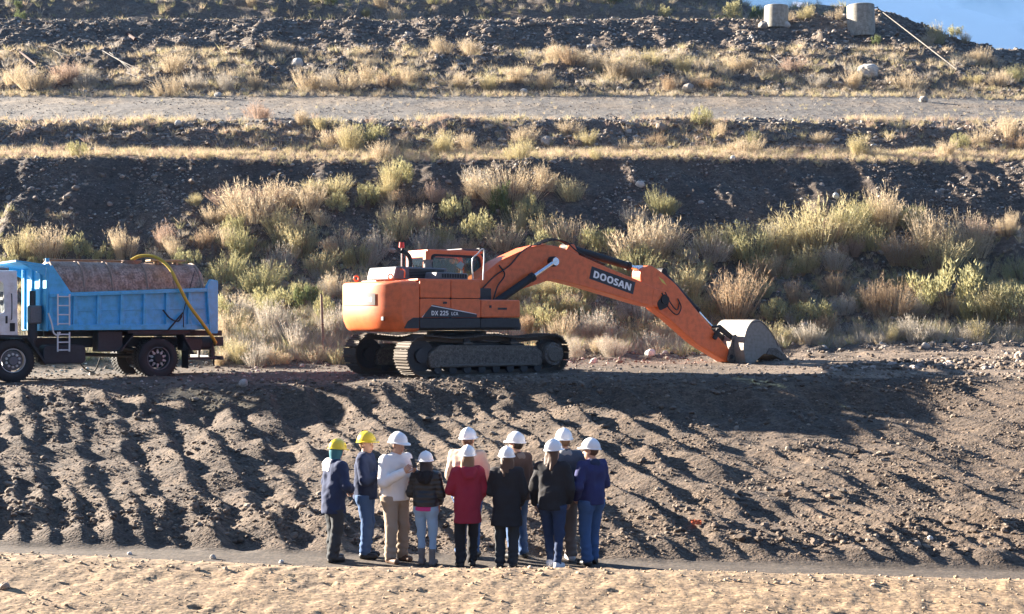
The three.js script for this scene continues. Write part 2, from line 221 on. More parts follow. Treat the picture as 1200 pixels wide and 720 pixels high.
function decalTexture(w, h, draw) { const c = document.createElement('canvas'); c.width = w; c.height = h; draw(c.getContext('2d'), w, h); const t = new THREE.CanvasTexture(c); t.colorSpace = THREE.SRGBColorSpace; t.magFilter = THREE.LinearFilter; return t; }
const logo = (back, size = 0.74) => decalTexture(1024, 256, (g, w, h) => { g.fillStyle = back; g.fillRect(0, 0, w, h); g.fillStyle = '#f4f4f2'; g.textAlign = 'center'; g.textBaseline = 'middle'; g.font = `bold ${Math.round(h * size)}px sans-serif`; const tw = g.measureText('DOOSAN').width; g.save(); g.translate(w / 2, h * 0.53); g.scale(w * 0.88 / tw, 1); g.strokeStyle = '#f4f4f2'; g.lineWidth = 7; g.fillText('DOOSAN', 0, 0); g.strokeText('DOOSAN', 0, 0); g.restore(); });
const EXC = {};
{ // ---------------------------------------------------------------- excavator: +x forward, +z its right side
  const ex = thing('crawler_excavator', 'orange crawler excavator with its boom lowered and bucket on the ground', 'excavator');
  // undercarriage
  part('undercarriage_frame', [bx(2.0, 0.3, 1.9, 0, 0.62, 0, 0.05), bx(0.5, 0.34, 2.3, 0.75, 0.56, 0, 0.05, 0, 0.25, 0), bx(0.5, 0.34, 2.3, -0.75, 0.56, 0, 0.05, 0, -0.25, 0)], greyPaint, ex);
  part('swing_bearing', [new THREE.CylinderGeometry(0.66, 0.66, 0.16, 40).translate(0, 0.86, 0), new THREE.CylinderGeometry(0.72, 0.72, 0.1, 40).translate(0, 0.97, 0)], darkPaint, ex);
  const TX = 1.80, TY = 0.475, TR = 0.44;
  const shoeGeo = flat([bx(0.178, 0.026, 0.6, 0, 0, 0, 0.006), bx(0.016, 0.03, 0.6, -0.07, 0.024, 0, 0.004), bx(0.016, 0.03, 0.6, 0, 0.024, 0, 0.004), bx(0.016, 0.03, 0.6, 0.07, 0.024, 0, 0.004)]);
  // path of the chain: bottom, end round, sagging top, end round
  const loop = []; const N = 400;
  for (let i = 0; i < N; i++) { const L1 = 2 * TX, La = Math.PI * TR, tot = 2 * L1 + 2 * La; let s = i / N * tot;
    if (s < L1) loop.push([-TX + s, TY - TR]); else if ((s -= L1) < La) { const a = -Math.PI / 2 + s / TR; loop.push([TX + TR * Math.cos(a), TY + TR * Math.sin(a)]); }
    else if ((s -= La) < L1) { const x = TX - s, u = x / TX; loop.push([x, TY + TR - 0.055 * Math.sin((u + 1) * Math.PI) ** 2 ]); } else { s -= L1; const a = Math.PI / 2 + s / TR; loop.push([-TX + TR * Math.cos(a), TY + TR * Math.sin(a)]); } }
  for (const sz of [1, -1]) {
    const z = 1.195 * sz;
    const side = ext(roundPoly([[-1.62, 0.2], [1.5, 0.2], [1.55, 0.5], [1.3, 0.68], [-1.35, 0.72], [-1.66, 0.5]], 0.08), 0.46, z, 0.02);
    const fr = part('track_frame', [side, bx(2.6, 0.06, 0.52, -0.05, 0.24, z, 0.02), bx(0.26, 0.05, 0.5, -0.6, 0.75, z, 0.02), bx(0.26, 0.05, 0.5, 0.7, 0.75, z, 0.02)], frameSteel, ex);
    for (let k = 0; k < 8; k++) part('track_roller', new THREE.CylinderGeometry(0.1, 0.1, 0.42, 18).rotateX(Math.PI / 2).translate(-1.4 + k * 0.4, 0.155, z), darkPaint, fr);
    for (const x of [-0.6, 0.7]) part('carrier_roller', new THREE.CylinderGeometry(0.075, 0.075, 0.4, 18).rotateX(Math.PI / 2).translate(x, 0.8, z), darkPaint, fr);
    // idler at the rear end, drive sprocket with its hub at the front end
    part('idler_wheel', [new THREE.CylinderGeometry(0.37, 0.37, 0.16, 36).rotateX(Math.PI / 2).translate(-TX, TY, z), new THREE.CylinderGeometry(0.16, 0.16, 0.34, 24).rotateX(Math.PI / 2).translate(-TX, TY, z)], darkPaint, ex);
    const teeth = []; for (let k = 0; k < 21; k++) { const a = k / 21 * 6.2832; teeth.push(bx(0.07, 0.07, 0.07, TX + 0.36 * Math.cos(a), TY + 0.36 * Math.sin(a), z, 0.015, 0, 0, a)); }
    const sp = part('drive_sprocket', [new THREE.CylinderGeometry(0.35, 0.35, 0.07, 36).rotateX(Math.PI / 2).translate(TX, TY, z), ...teeth], darkPaint, ex);
    part('hub', [new THREE.CylinderGeometry(0.27, 0.3, 0.3, 32).rotateX(sz * Math.PI / 2).translate(TX, TY, z + sz * 0.16), new THREE.CylinderGeometry(0.17, 0.2, 0.04, 32).rotateX(sz * Math.PI / 2).translate(TX, TY, z + sz * 0.33)], frameSteel, sp);
    for (let k = 0; k < 12; k++) { const a = k / 12 * 6.2832; part('bolt', new THREE.CylinderGeometry(0.016, 0.016, 0.025, 6).rotateX(Math.PI / 2).translate(TX + 0.235 * Math.cos(a), TY + 0.235 * Math.sin(a), z + sz * 0.318), greyPaint, sp); }
    // chain and shoes
    const ch = part('track', (() => { const g = []; for (let k = 0; k < 106; k++) { const i = Math.floor(k / 106 * N), [x, y] = loop[i], [x2, y2] = loop[(i + 3) % N], a = Math.atan2(y2 - y, x2 - x); for (const o of [-0.1, 0.1]) g.push(place(new THREE.BoxGeometry(0.11, 0.085, 0.05), x + 0.05 * Math.cos(a + Math.PI / 2), y + 0.05 * Math.sin(a + Math.PI / 2), z + o, 0, 0, a)); } return g; })(), trackSteel, ex);
    const ns = 54;
    for (let k = 0; k < ns; k++) { const i = Math.floor(k / ns * N), [x, y] = loop[i], [x2, y2] = loop[(i + 3) % N], a = Math.atan2(y2 - y, x2 - x); const m = new THREE.Mesh(shoeGeo, trackSteel); m.name = 'track_shoe'; m.position.set(x + 0.01 * Math.sin(a), y - 0.01 * Math.cos(a), z); m.rotation.z = a + Math.PI; ch.add(m); }
  }
  // upper structure
  part('revolving_frame', [bx(3.3, 0.16, 2.3, -0.55, 1.13, 0, 0.03), bx(0.5, 0.55, 0.08, 0.7, 1.45, 0.33, 0.02), bx(0.5, 0.55, 0.08, 0.7, 1.45, -0.33, 0.02), bx(1.3, 0.9, 0.06, 0.1, 1.6, 0.36, 0.02), bx(1.3, 0.9, 0.06, 0.1, 1.6, -0.36, 0.02)], darkPaint, ex);
  { // counterweight: curved tail, tumbling under at the bottom
    const prof = []; for (let i = 0; i <= 24; i++) { const a = -1 + 2 * i / 24, z = 1.33 * Math.sin(a * Math.PI / 2 * 0.98); prof.push([-2.72 + 0.4 * Math.pow(Math.abs(z) / 1.33, 3.2), z]); }
    const s = new THREE.Shape(); s.moveTo(-1.86, -1.33); for (const [x, z] of prof) s.lineTo(x, z); s.lineTo(-1.86, 1.33); s.closePath();
    const g = new THREE.ExtrudeGeometry(s, { depth: 0.96, bevelEnabled: true, bevelSize: 0.07, bevelThickness: 0.09, bevelOffset: -0.07, bevelSegments: 4, steps: 6 });
    g.rotateX(-Math.PI / 2).scale(1, 1, -1); // shape y -> z, depth -> y
    const p = g.attributes.position; for (let i = 0; i < p.count; i++) { const y = p.getY(i), x = p.getX(i), t = Math.max(0, 0.35 - y) / 0.44; if (x < -2) p.setX(i, x + 0.16 * t * t); p.setY(i, y + 1.11); }
    if (g.index) { const ix = g.index.array; for (let i = 0; i < ix.length; i += 3) [ix[i + 1], ix[i + 2]] = [ix[i + 2], ix[i + 1]]; } else { for (const k of ['position', 'normal', 'uv']) { const a = g.attributes[k], n = a.itemSize, b = a.array; for (let i = 0; i < a.count; i += 3) for (let j = 0; j < n; j++) { const q = b[(i + 1) * n + j]; b[(i + 1) * n + j] = b[(i + 2) * n + j]; b[(i + 2) * n + j] = q; } } }
    const cw = part('counterweight', toCreasedNormals(g, 0.6), orange, ex);
    // logo plate bent over the tail
    const bend = new THREE.PlaneGeometry(1.5, 0.27, 24, 1), q = bend.attributes.position;
    for (let i = 0; i < q.count; i++) { const z = -q.getX(i), y = q.getY(i); q.setXYZ(i, -2.735 + 0.4 * Math.pow(Math.abs(z) / 1.33, 3.2), y + 1.76, -z); }
    const uvs = bend.attributes.uv; for (let i = 0; i < q.count; i++) uvs.setX(i, uvs.getX(i)); bend.computeVertexNormals();
    part('logo_plate', bend, std(rgb(1, 1, 1), { map: logo('#3a3638', 0.5), roughness: 0.5, side: THREE.DoubleSide }), cw, 'grey plate lettered DOOSAN on the counterweight');
    for (const q of [1, -1]) part('lower_guard', ext([[-2.26, 1.1], [-1.87, 1.1], [-1.87, 1.34], [-2.02, 1.34], [-2.16, 1.26]], 0.03, 1.334 * q, 0.008), darkPaint, cw);
    part('vent_slot', [bx(0.03, 0.09, 0.42, -2.6, 1.32, 0.95, 0.01, 0, -0.35, 0)], darkPaint, cw);
    for (const z of [-0.8, 0.8]) part('lifting_eye', new THREE.TorusGeometry(0.06, 0.018, 8, 20).translate(-2.3, 2.27, z), orange, cw);
  }
  // right side: panels, gaps between them are real
  const panel = (name, x0, x1, y0, y1, z, m) => part(name, ext(roundPoly([[x0, y0], [x1, y0], [x1, y1], [x0, y1]], 0.05), 0.05, z, 0.012), m, ex);
  part('engine_bay', [bx(1.66, 0.98, 2.5, -1.02, 1.65, 0, 0.03)], darkPaint, ex);
  for (const s of [1, -1]) {
    panel('side_panel', -1.84, -1.02, 1.79, 2.19, 1.31 * s, orange); panel('side_panel', -1.84, -1.02, 1.34, 1.775, 1.31 * s, orange);
    panel('side_panel', -1.005, -0.2, 1.79, 2.19, 1.31 * s, orange); panel('side_panel', -1.005, -0.2, 1.34, 1.775, 1.31 * s, orange);
    panel('lower_skirt', -1.84, -0.2, 1.1, 1.325, 1.30 * s, darkPaint);
  }
  part('deck', bx(1.72, 0.05, 2.62, -1.02, 2.2, 0, 0.02), orange, ex);
  part('door_latch', bx(0.1, 0.05, 0.03, -1.18, 1.68, 1.345, 0.01), darkPaint, ex);
  { const tb = part('toolbox', [ext(roundPoly([[-0.18, 1.34], [0.94, 1.34], [0.94, 1.76], [-0.18, 1.76]], 0.05), 0.86, 0.9, 0.03)], orange, ex); part('lower_skirt', ext(roundPoly([[-0.18, 1.1], [0.94, 1.1], [0.94, 1.325], [-0.18, 1.325]], 0.05), 0.82, 0.9, 0.02), darkPaint, tb); part('warning_plate', bx(0.26, 0.05, 0.006, 0.42, 1.55, 1.333, 0.002), darkPaint, tb); part('latch', bx(0.06, 0.06, 0.02, 0.08, 1.6, 1.335, 0.008), darkPaint, tb); }
  { // model stripe on the skirt: dark wedge with lettering
    const dm = std(rgb(1, 1, 1), { roughness: 0.5, map: decalTexture(1024, 200, (g, w, h) => { g.fillStyle = '#39373c'; g.fillRect(0, 0, w, h); g.strokeStyle = '#e8e4e0'; g.lineWidth = 14; g.beginPath(); g.moveTo(6, h); g.lineTo(150, 10); g.lineTo(w - 6, h * 0.72); g.stroke(); g.fillStyle = '#f0eeea'; g.font = 'bold 100px sans-serif'; g.textBaseline = 'middle'; g.fillText('DX 225', 170, h * 0.66); g.font = 'bold 72px sans-serif'; g.fillText('LCA', 540, h * 0.7); }) });
    for (const s of [1, -1]) { const sh = new THREE.Shape([[0, 0], [0.27, 0.28], [0.32, 0.29], [1.5, 0.08], [1.5, 0]].map(([x, y]) => new THREE.Vector2(x, y))); const g = new THREE.ShapeGeometry(sh); const u = g.attributes.uv, q = g.attributes.position; for (let i = 0; i < u.count; i++) u.setXY(i, s > 0 ? q.getX(i) / 1.5 : 1 - q.getX(i) / 1.5, q.getY(i) / 0.29); g.translate(-1.8, 1.345, 1.339); if (s < 0) { g.scale(1, 1, -1); } part('model_stripe', g, dm, ex, 'dark stripe lettered DX 225LCA'); dm.side = THREE.DoubleSide; } }
  // hoods on the deck
  const hood = part('engine_hood', [ext(roundPoly([[-2.1, 2.22], [-0.62, 2.22], [-0.62, 2.5], [-2.02, 2.52]], 0.05), 1.25, -0.05, 0.03)], greyPaint, ex);
  for (let k = 0; k < 6; k++) part('louvre', bx(0.95, 0.02, 0.02, -1.2, 2.28 + k * 0.035, 0.585, 0.006), black, hood);
  const h2 = part('pump_cover', [ext(roundPoly([[-1.32, 2.22], [-0.42, 2.22], [-0.42, 2.37], [-1.28, 2.39]], 0.04), 0.5, 0.9, 0.02)], greyPaint, ex);
  for (let k = 0; k < 10; k++) part('louvre', bx(0.05, 0.09, 0.012, -1.12 + k * 0.07, 2.305, 1.152, 0.004), black, h2);
  part('exhaust_pipe', pipe([[-1.1, 2.45, -0.35], [-1.1, 2.75, -0.35], [-1.18, 2.86, -0.35], [-1.32, 2.92, -0.35]], 0.055, 20, 12), black, ex);
  part('air_filter', [new THREE.CylinderGeometry(0.1, 0.1, 0.16, 20).translate(-0.85, 2.6, 0.05), new THREE.CylinderGeometry(0.13, 0.12, 0.05, 20).translate(-0.85, 2.69, 0.05)], greyPaint, ex);
  part('handrail', [pipe([[-0.32, 2.22, 1.2], [-0.32, 2.72, 1.2], [-0.2, 2.82, 1.2], [-0.02, 2.95, 1.18], [-0.02, 2.22, 1.18]], 0.017, 60, 8)], steelRail, ex);
  part('handrail', [pipe([[-1.9, 2.25, 0.2], [-1.9, 2.4, 0.2], [-1.9, 2.42, 0.75], [-1.9, 2.25, 0.75]], 0.018, 30, 8)], orange, ex);
  { const b = part('beacon_mast', rod(V(-1.0, 2.5, -0.9), V(-1.0, 3.05, -0.9), 0.014), steelRail, ex); part('beacon', [new THREE.CylinderGeometry(0.06, 0.07, 0.13, 16).translate(-1.0, 3.1, -0.9)], std(rgb(0.6, 0.05, 0.03), { roughness: 0.3 }), b); }
  { // cab: frame with window openings, on the far (left) side of the boom
    const x0 = -0.62, x1 = 1.18, z0 = -1.38, z1 = -0.42, y0 = 1.16, y1 = 3.0, T = 0.055;
    const outer = roundPoly([[x0, y0], [x1 - 0.02, y0], [x1, 2.0], [x1 - 0.16, y1 - 0.06], [x0 + 0.06, y1]], 0.16, 8);
    const hole = roundPoly([[x0 + 0.16, 2.12], [x1 - 0.12, 2.12], [x1 - 0.25, y1 - 0.16], [x0 + 0.18, y1 - 0.14]], 0.13, 8);
    const H = () => new THREE.Path(hole.map(([x, y]) => new THREE.Vector2(x, y)));
    const cab = part('cab', [ext(outer, T, z0 + T / 2, 0.02, [H()]), ext(outer, T, z1 - T / 2, 0.02, [H()]),
      bx(x1 - x0 - 0.2, 0.07, z1 - z0 - 0.02, (x0 + x1) / 2 - 0.03, y1 - 0.045, (z0 + z1) / 2, 0.03), bx(x1 - x0 - 0.1, 0.08, z1 - z0 - 0.04, (x0 + x1) / 2, y0 + 0.05, (z0 + z1) / 2, 0.02),
      bx(0.06, 0.86, z1 - z0 - 0.02, x0 + 0.04, 1.65, (z0 + z1) / 2, 0.02), bx(0.06, 0.16, z1 - z0 - 0.02, x0 + 0.06, y1 - 0.13, (z0 + z1) / 2, 0.02), bx(0.06, 0.9, 0.14, x0 + 0.045, 2.5, z0 + 0.08, 0.02), bx(0.06, 0.9, 0.14, x0 + 0.045, 2.5, z1 - 0.08, 0.02), bx(0.05, 0.7, z1 - z0 - 0.04, x1 - 0.035, 1.55, (z0 + z1) / 2, 0.02)], orange, ex);
    const sg = () => ext(roundPoly([[x0 + 0.14, 2.1], [x1 - 0.1, 2.1], [x1 - 0.23, y1 - 0.14], [x0 + 0.16, y1 - 0.12]], 0.13, 8), 0.012, 0, 0);
    const seal = (z) => { const o = roundPoly([[x0 + 0.135, 2.095], [x1 - 0.095, 2.095], [x1 - 0.225, y1 - 0.135], [x0 + 0.155, y1 - 0.115]], 0.13, 8), i = roundPoly([[x0 + 0.19, 2.15], [x1 - 0.155, 2.15], [x1 - 0.275, y1 - 0.19], [x0 + 0.21, y1 - 0.17]], 0.12, 8); return ext(o, 0.016, z, 0.003, [new THREE.Path(i.map(([x, y]) => new THREE.Vector2(x, y)))]); };
    for (const [z, s] of [[z1, 1], [z0, -1]]) { const w = part('window', sg().translate(0, 0, z - s * 0.03), glass, cab); part('window_seal', seal(z + s * 0.004), black, cab); }
    part('rear_window', bx(0.01, 0.74, z1 - z0 - 0.3, x0 + 0.045, 2.45, (z0 + z1) / 2, 0.003), glass, cab);
    part('windscreen', [ext([[x1 - 0.045, 1.92], [x1 - 0.03, 1.92], [x1 - 0.145, y1 - 0.1], [x1 - 0.16, y1 - 0.1]], z1 - z0 - 0.12, (z0 + z1) / 2, 0)], glass, cab);
    part('operator_seat', [bx(0.5, 0.12, 0.5, 0.05, 1.72, -0.9, 0.05), bx(0.12, 0.72, 0.48, -0.22, 2.12, -0.9, 0.05, 0, 0, 0.12), bx(0.1, 0.2, 0.26, -0.29, 2.6, -0.9, 0.04)], black, cab);
    part('sticker', [ext([[0.28, 2.62], [0.46, 2.5], [0.52, 2.66], [0.42, 2.72]], 0.004, -0.47, 0), ext([[0.4, 2.16], [0.47, 2.16], [0.5, 2.5], [0.42, 2.5]], 0.004, -0.47, 0)], std(rgb(0.8, 0.82, 0.82)), cab);
    part('work_light', [bx(0.1, 0.09, 0.15, x1 - 0.1, y1 + 0.03, z1 - 0.2, 0.02), bx(0.1, 0.09, 0.15, x1 - 0.1, y1 + 0.03, z0 + 0.2, 0.02)], black, cab);
    part('roof_guard', [bx(0.5, 0.025, 0.7, x1 - 0.42, y1 + 0.03, (z0 + z1) / 2, 0.01)], greyPaint, cab);
    part('wiper', [rod(V(x0 + 0.0, 2.1, -0.75), V(x0 - 0.005, 2.62, -1.0), 0.02)], black, cab);
  }
  // boom, arm and bucket
  const boomPts = roundPoly([[-0.05, 1.72], [0.08, 2.08], [1.1, 2.72], [1.95, 3.06], [2.55, 3.18], [3.1, 3.08], [4.3, 2.68], [5.75, 2.24], [6.48, 1.97], [6.56, 1.74], [6.42, 1.6], [5.9, 1.64], [3.6, 2.15], [2.72, 2.31], [1.5, 1.97], [0.45, 1.56], [0.08, 1.56]], 0.25, 4);
  const boom = part('boom', ext(boomPts, 0.5, 0, 0.02), orange, ex);
  part('foot_pin', rod(V(0.12, 1.8, -0.42), V(0.12, 1.8, 0.42), 0.1, 0.1, 20), darkPaint, boom);
  part('cylinder_boss', rod(V(2.66, 2.74, -0.36), V(2.66, 2.74, 0.36), 0.13, 0.13, 24), black, boom);
  { const dg = new THREE.PlaneGeometry(1.5, 0.33); const dm = std(rgb(1, 1, 1), { map: logo('#2c3038'), roughness: 0.5, side: THREE.DoubleSide });
    part('logo_plate', dg.clone().rotateZ(-0.262).translate(4.62, 2.30, 0.254), dm, boom, 'dark plate lettered DOOSAN on the boom'); part('logo_plate', dg.clone().rotateY(Math.PI).rotateZ(-0.262).translate(4.62, 2.30, -0.254), dm, boom, 'dark plate lettered DOOSAN on the boom'); }
  part('weld_rib', [ext([[0.15, 2.1], [1.1, 2.735], [1.94, 3.075], [2.5, 3.19], [2.5, 3.17], [1.95, 3.05], [1.1, 2.71], [0.16, 2.08]], 0.53, 0, 0.004)], orange, boom);
  for (const s of [1, -1]) { const z = 0.39 * s, a = V(0.72, 1.62, z), b = V(2.66, 2.74, z), m = a.clone().lerp(b, 0.66);
    const c = part('boom_cylinder', [rod(a, m, 0.095, 0.095, 20), rod(V(0.72, 1.62, z - 0.07), V(0.72, 1.62, z + 0.07), 0.13, 0.13, 20), rod(m.clone().lerp(a, 0.06), m, 0.112, 0.112, 20)], black, ex); part('piston_rod', [rod(m, b, 0.052, 0.052, 16), rod(V(2.66, 2.74, z - 0.05), V(2.66, 2.74, z + 0.05), 0.1, 0.1, 20)], chrome, c); }
  part('hydraulic_line', [pipe([[0.5, 2.0, 0.3], [0.9, 2.35, 0.31], [1.35, 2.62, 0.3], [1.7, 2.95, 0.29], [2.1, 3.14, 0.2]], 0.018, 40, 6), pipe([[0.75, 1.75, 0.46], [0.95, 2.1, 0.36], [1.2, 2.4, 0.3], [1.05, 2.62, 0.28]], 0.018, 40, 6)], black, boom);
  part('hose_run', [0, 1, 2].map((k) => pipe([[2.2, 3.13, 0.06 + k * 0.07], [2.7, 3.32 - k * 0.02, 0.06 + k * 0.07], [3.15, 3.25, 0.06 + k * 0.07], [3.5, 3.03, 0.06 + k * 0.07], [4.4, 2.7, 0.08 + k * 0.06]], 0.02, 40, 6)), black, boom);
  { const a = V(3.35, 3.12, 0), b = V(5.72, 2.62, 0), m = a.clone().lerp(b, 0.86); const c = part('arm_cylinder', [rod(a, m, 0.1, 0.1, 20), rod(V(3.35, 3.12, -0.14), V(3.35, 3.12, 0.14), 0.12, 0.12, 20), rod(m.clone().lerp(a, 0.05), m, 0.118, 0.118, 20)], black, ex); part('piston_rod', [rod(m, b, 0.055, 0.055, 16), rod(V(5.72, 2.62, -0.1), V(5.72, 2.62, 0.1), 0.1, 0.1, 20)], chrome, c); part('bracket', [ext([[3.12, 3.0], [3.6, 2.88], [3.42, 3.2], [3.28, 3.2]], 0.06, 0.17, 0.01), ext([[3.12, 3.0], [3.6, 2.88], [3.42, 3.2], [3.28, 3.2]], 0.06, -0.17, 0.01)], orange, c); }
  const arm = part('arm', [ext(roundPoly([[5.62, 2.6], [5.95, 2.74], [6.3, 2.58], [6.85, 2.24], [8.18, 1.0], [8.9, 0.38], [8.9, 0.16], [8.72, 0.1], [7.62, 0.62], [6.6, 1.3], [6.12, 1.56], [5.62, 2.3]], 0.12, 4), 0.36, 0, 0.02)], orange, ex);
  for (const s of [1, -1]) part('boom_fork', ext(roundPoly([[6.0, 2.12], [6.52, 2.02], [6.6, 1.76], [6.44, 1.58], [5.95, 1.66]], 0.1), 0.06, 0.23 * s, 0.01), orange, arm);
  part('pivot_pin', [rod(V(6.36, 1.82, -0.31), V(6.36, 1.82, 0.31), 0.12, 0.12, 24)], black, arm);
  part('pivot_grease', [ext(roundPoly([[6.1, 1.72], [6.36, 1.98], [6.56, 1.86], [6.48, 1.62], [6.2, 1.52]], 0.08), 0.012, 0.268, 0.002)], black, arm);
  part('serial_mark', [ext([[6.24, 2.42], [6.4, 2.34], [6.52, 2.2], [6.36, 2.28]], 0.004, 0.183, 0)], std(rgb(0.75, 0.62, 0.12)), arm, 'small yellow mark on the arm');
  part('hydraulic_line', [pipe([[6.28, 2.0, 0.27], [6.5, 1.62, 0.27], [6.85, 1.42, 0.24], [7.0, 1.62, 0.22], [6.9, 1.85, 0.2]], 0.016, 30, 6), pipe([[6.4, 2.02, 0.26], [6.6, 1.72, 0.26], [6.85, 1.55, 0.23], [6.95, 1.75, 0.21]], 0.016, 30, 6)], black, arm);
  { const a = V(6.5, 2.56, 0), b = V(8.34, 1.06, 0), m = a.clone().lerp(b, 0.7); const c = part('bucket_cylinder', [rod(a, m, 0.085, 0.085, 18), rod(m.clone().lerp(a, 0.07), m, 0.1, 0.1, 18), rod(V(6.5, 2.56, -0.12), V(6.5, 2.56, 0.12), 0.1, 0.1, 18)], black, ex); part('piston_rod', [rod(m, b, 0.048, 0.048, 14)], chrome, c);
    for (const s of [1, -1]) { part('link', [ext(roundPoly([[8.12, 0.78], [8.24, 0.72], [8.44, 1.04], [8.34, 1.16]], 0.05), 0.05, 0.24 * s, 0.01)], black, c); part('link', [ext(roundPoly([[8.26, 1.08], [8.36, 1.0], [8.98, 0.66], [9.0, 0.8], [8.42, 1.16]], 0.05), 0.05, 0.19 * s, 0.01)], black, c); }
    part('link_pin', rod(V(8.34, 1.07, -0.3), V(8.34, 1.07, 0.3), 0.06, 0.06, 16), black, c); }
  { // bucket, mouth down, teeth forward
    const shell = [[8.98, 0.1], [8.9, 0.45], [8.94, 0.8], [9.06, 1.08], [9.26, 1.26], [9.52, 1.27], [9.8, 1.1], [10.1, 0.78], [10.36, 0.42], [10.56, 0.1]];
    const curve = new THREE.CatmullRomCurve3(shell.map(([x, y]) => V(x, y, 0))).getPoints(36), T = 0.035, outl = [];
    const nrm = curve.map((p, i) => { const a = curve[Math.max(0, i - 1)], b = curve[Math.min(36, i + 1)], dx = b.x - a.x, dy = b.y - a.y, l = Math.hypot(dx, dy); return [dy / l, -dx / l]; });
    for (const p of curve) outl.push([p.x, p.y]); for (let i = 36; i >= 0; i--) outl.push([curve[i].x + nrm[i][0] * T, curve[i].y + nrm[i][1] * T]);
    const bu = part('bucket', smooth(ext(outl, 1.26, 0, 0.004)), bucketSteel, ex);
    const sideP = curve.map((p, i) => [p.x + nrm[i][0] * 0.012, p.y + nrm[i][1] * 0.012]); sideP.push([10.2, 0.26], [9.98, 0.36], [9.65, 0.34], [9.42, 0.18], [9.3, 0.1]);
    for (const s of [1, -1]) { part('side_plate', ext(sideP, 0.03, 0.62 * s, 0.004), bucketSteel, bu); part('side_cutter', ext(roundPoly([[9.72, 0.32], [9.95, 0.32], [10.22, 0.22], [10.5, 0.08], [10.4, 0.32], [10.12, 0.5], [9.86, 0.5]], 0.05), 0.03, 0.652 * s, 0.006), dustySteel, bu); part('rim_strip', pipe([[9.2, 1.2, 0.638 * s], [9.52, 1.23, 0.638 * s], [9.8, 1.06, 0.638 * s], [10.1, 0.74, 0.638 * s], [10.22, 0.54, 0.638 * s]], 0.014, 24, 6), dustySteel, bu); }
    part('cutting_edge', [place(new RoundedBoxGeometry(0.28, 0.045, 1.28, 2, 0.012), 10.5, 0.16, 0, 0, 0, -0.86)], dustySteel, bu);
    for (let k = 0; k < 5; k++) part('tooth', [ext([[10.42, 0.3], [10.5, 0.2], [10.74, 0.015], [10.7, 0.1], [10.52, 0.34]], 0.09, -0.56 + k * 0.28, 0.008)], dustySteel, bu);
    for (const s of [1, -1]) part('hinge_ear', [ext(roundPoly([[8.66, 0.14], [8.95, 0.12], [9.0, 0.9], [8.86, 0.84], [8.74, 0.5]], 0.06), 0.05, 0.24 * s, 0.01)], dustySteel, bu);
    part('hinge_pin', rod(V(8.78, 0.27, -0.3), V(8.78, 0.27, 0.3), 0.06, 0.06, 16), black, bu); }
  ex.rotation.y = R(35);
  const D0 = 34.5, X0 = (535 - 600) / FOCAL * D0; ex.position.set(X0, padH(X0) + 0.005, CAMZ - D0);
  top(ex); EXC.o = ex;
}

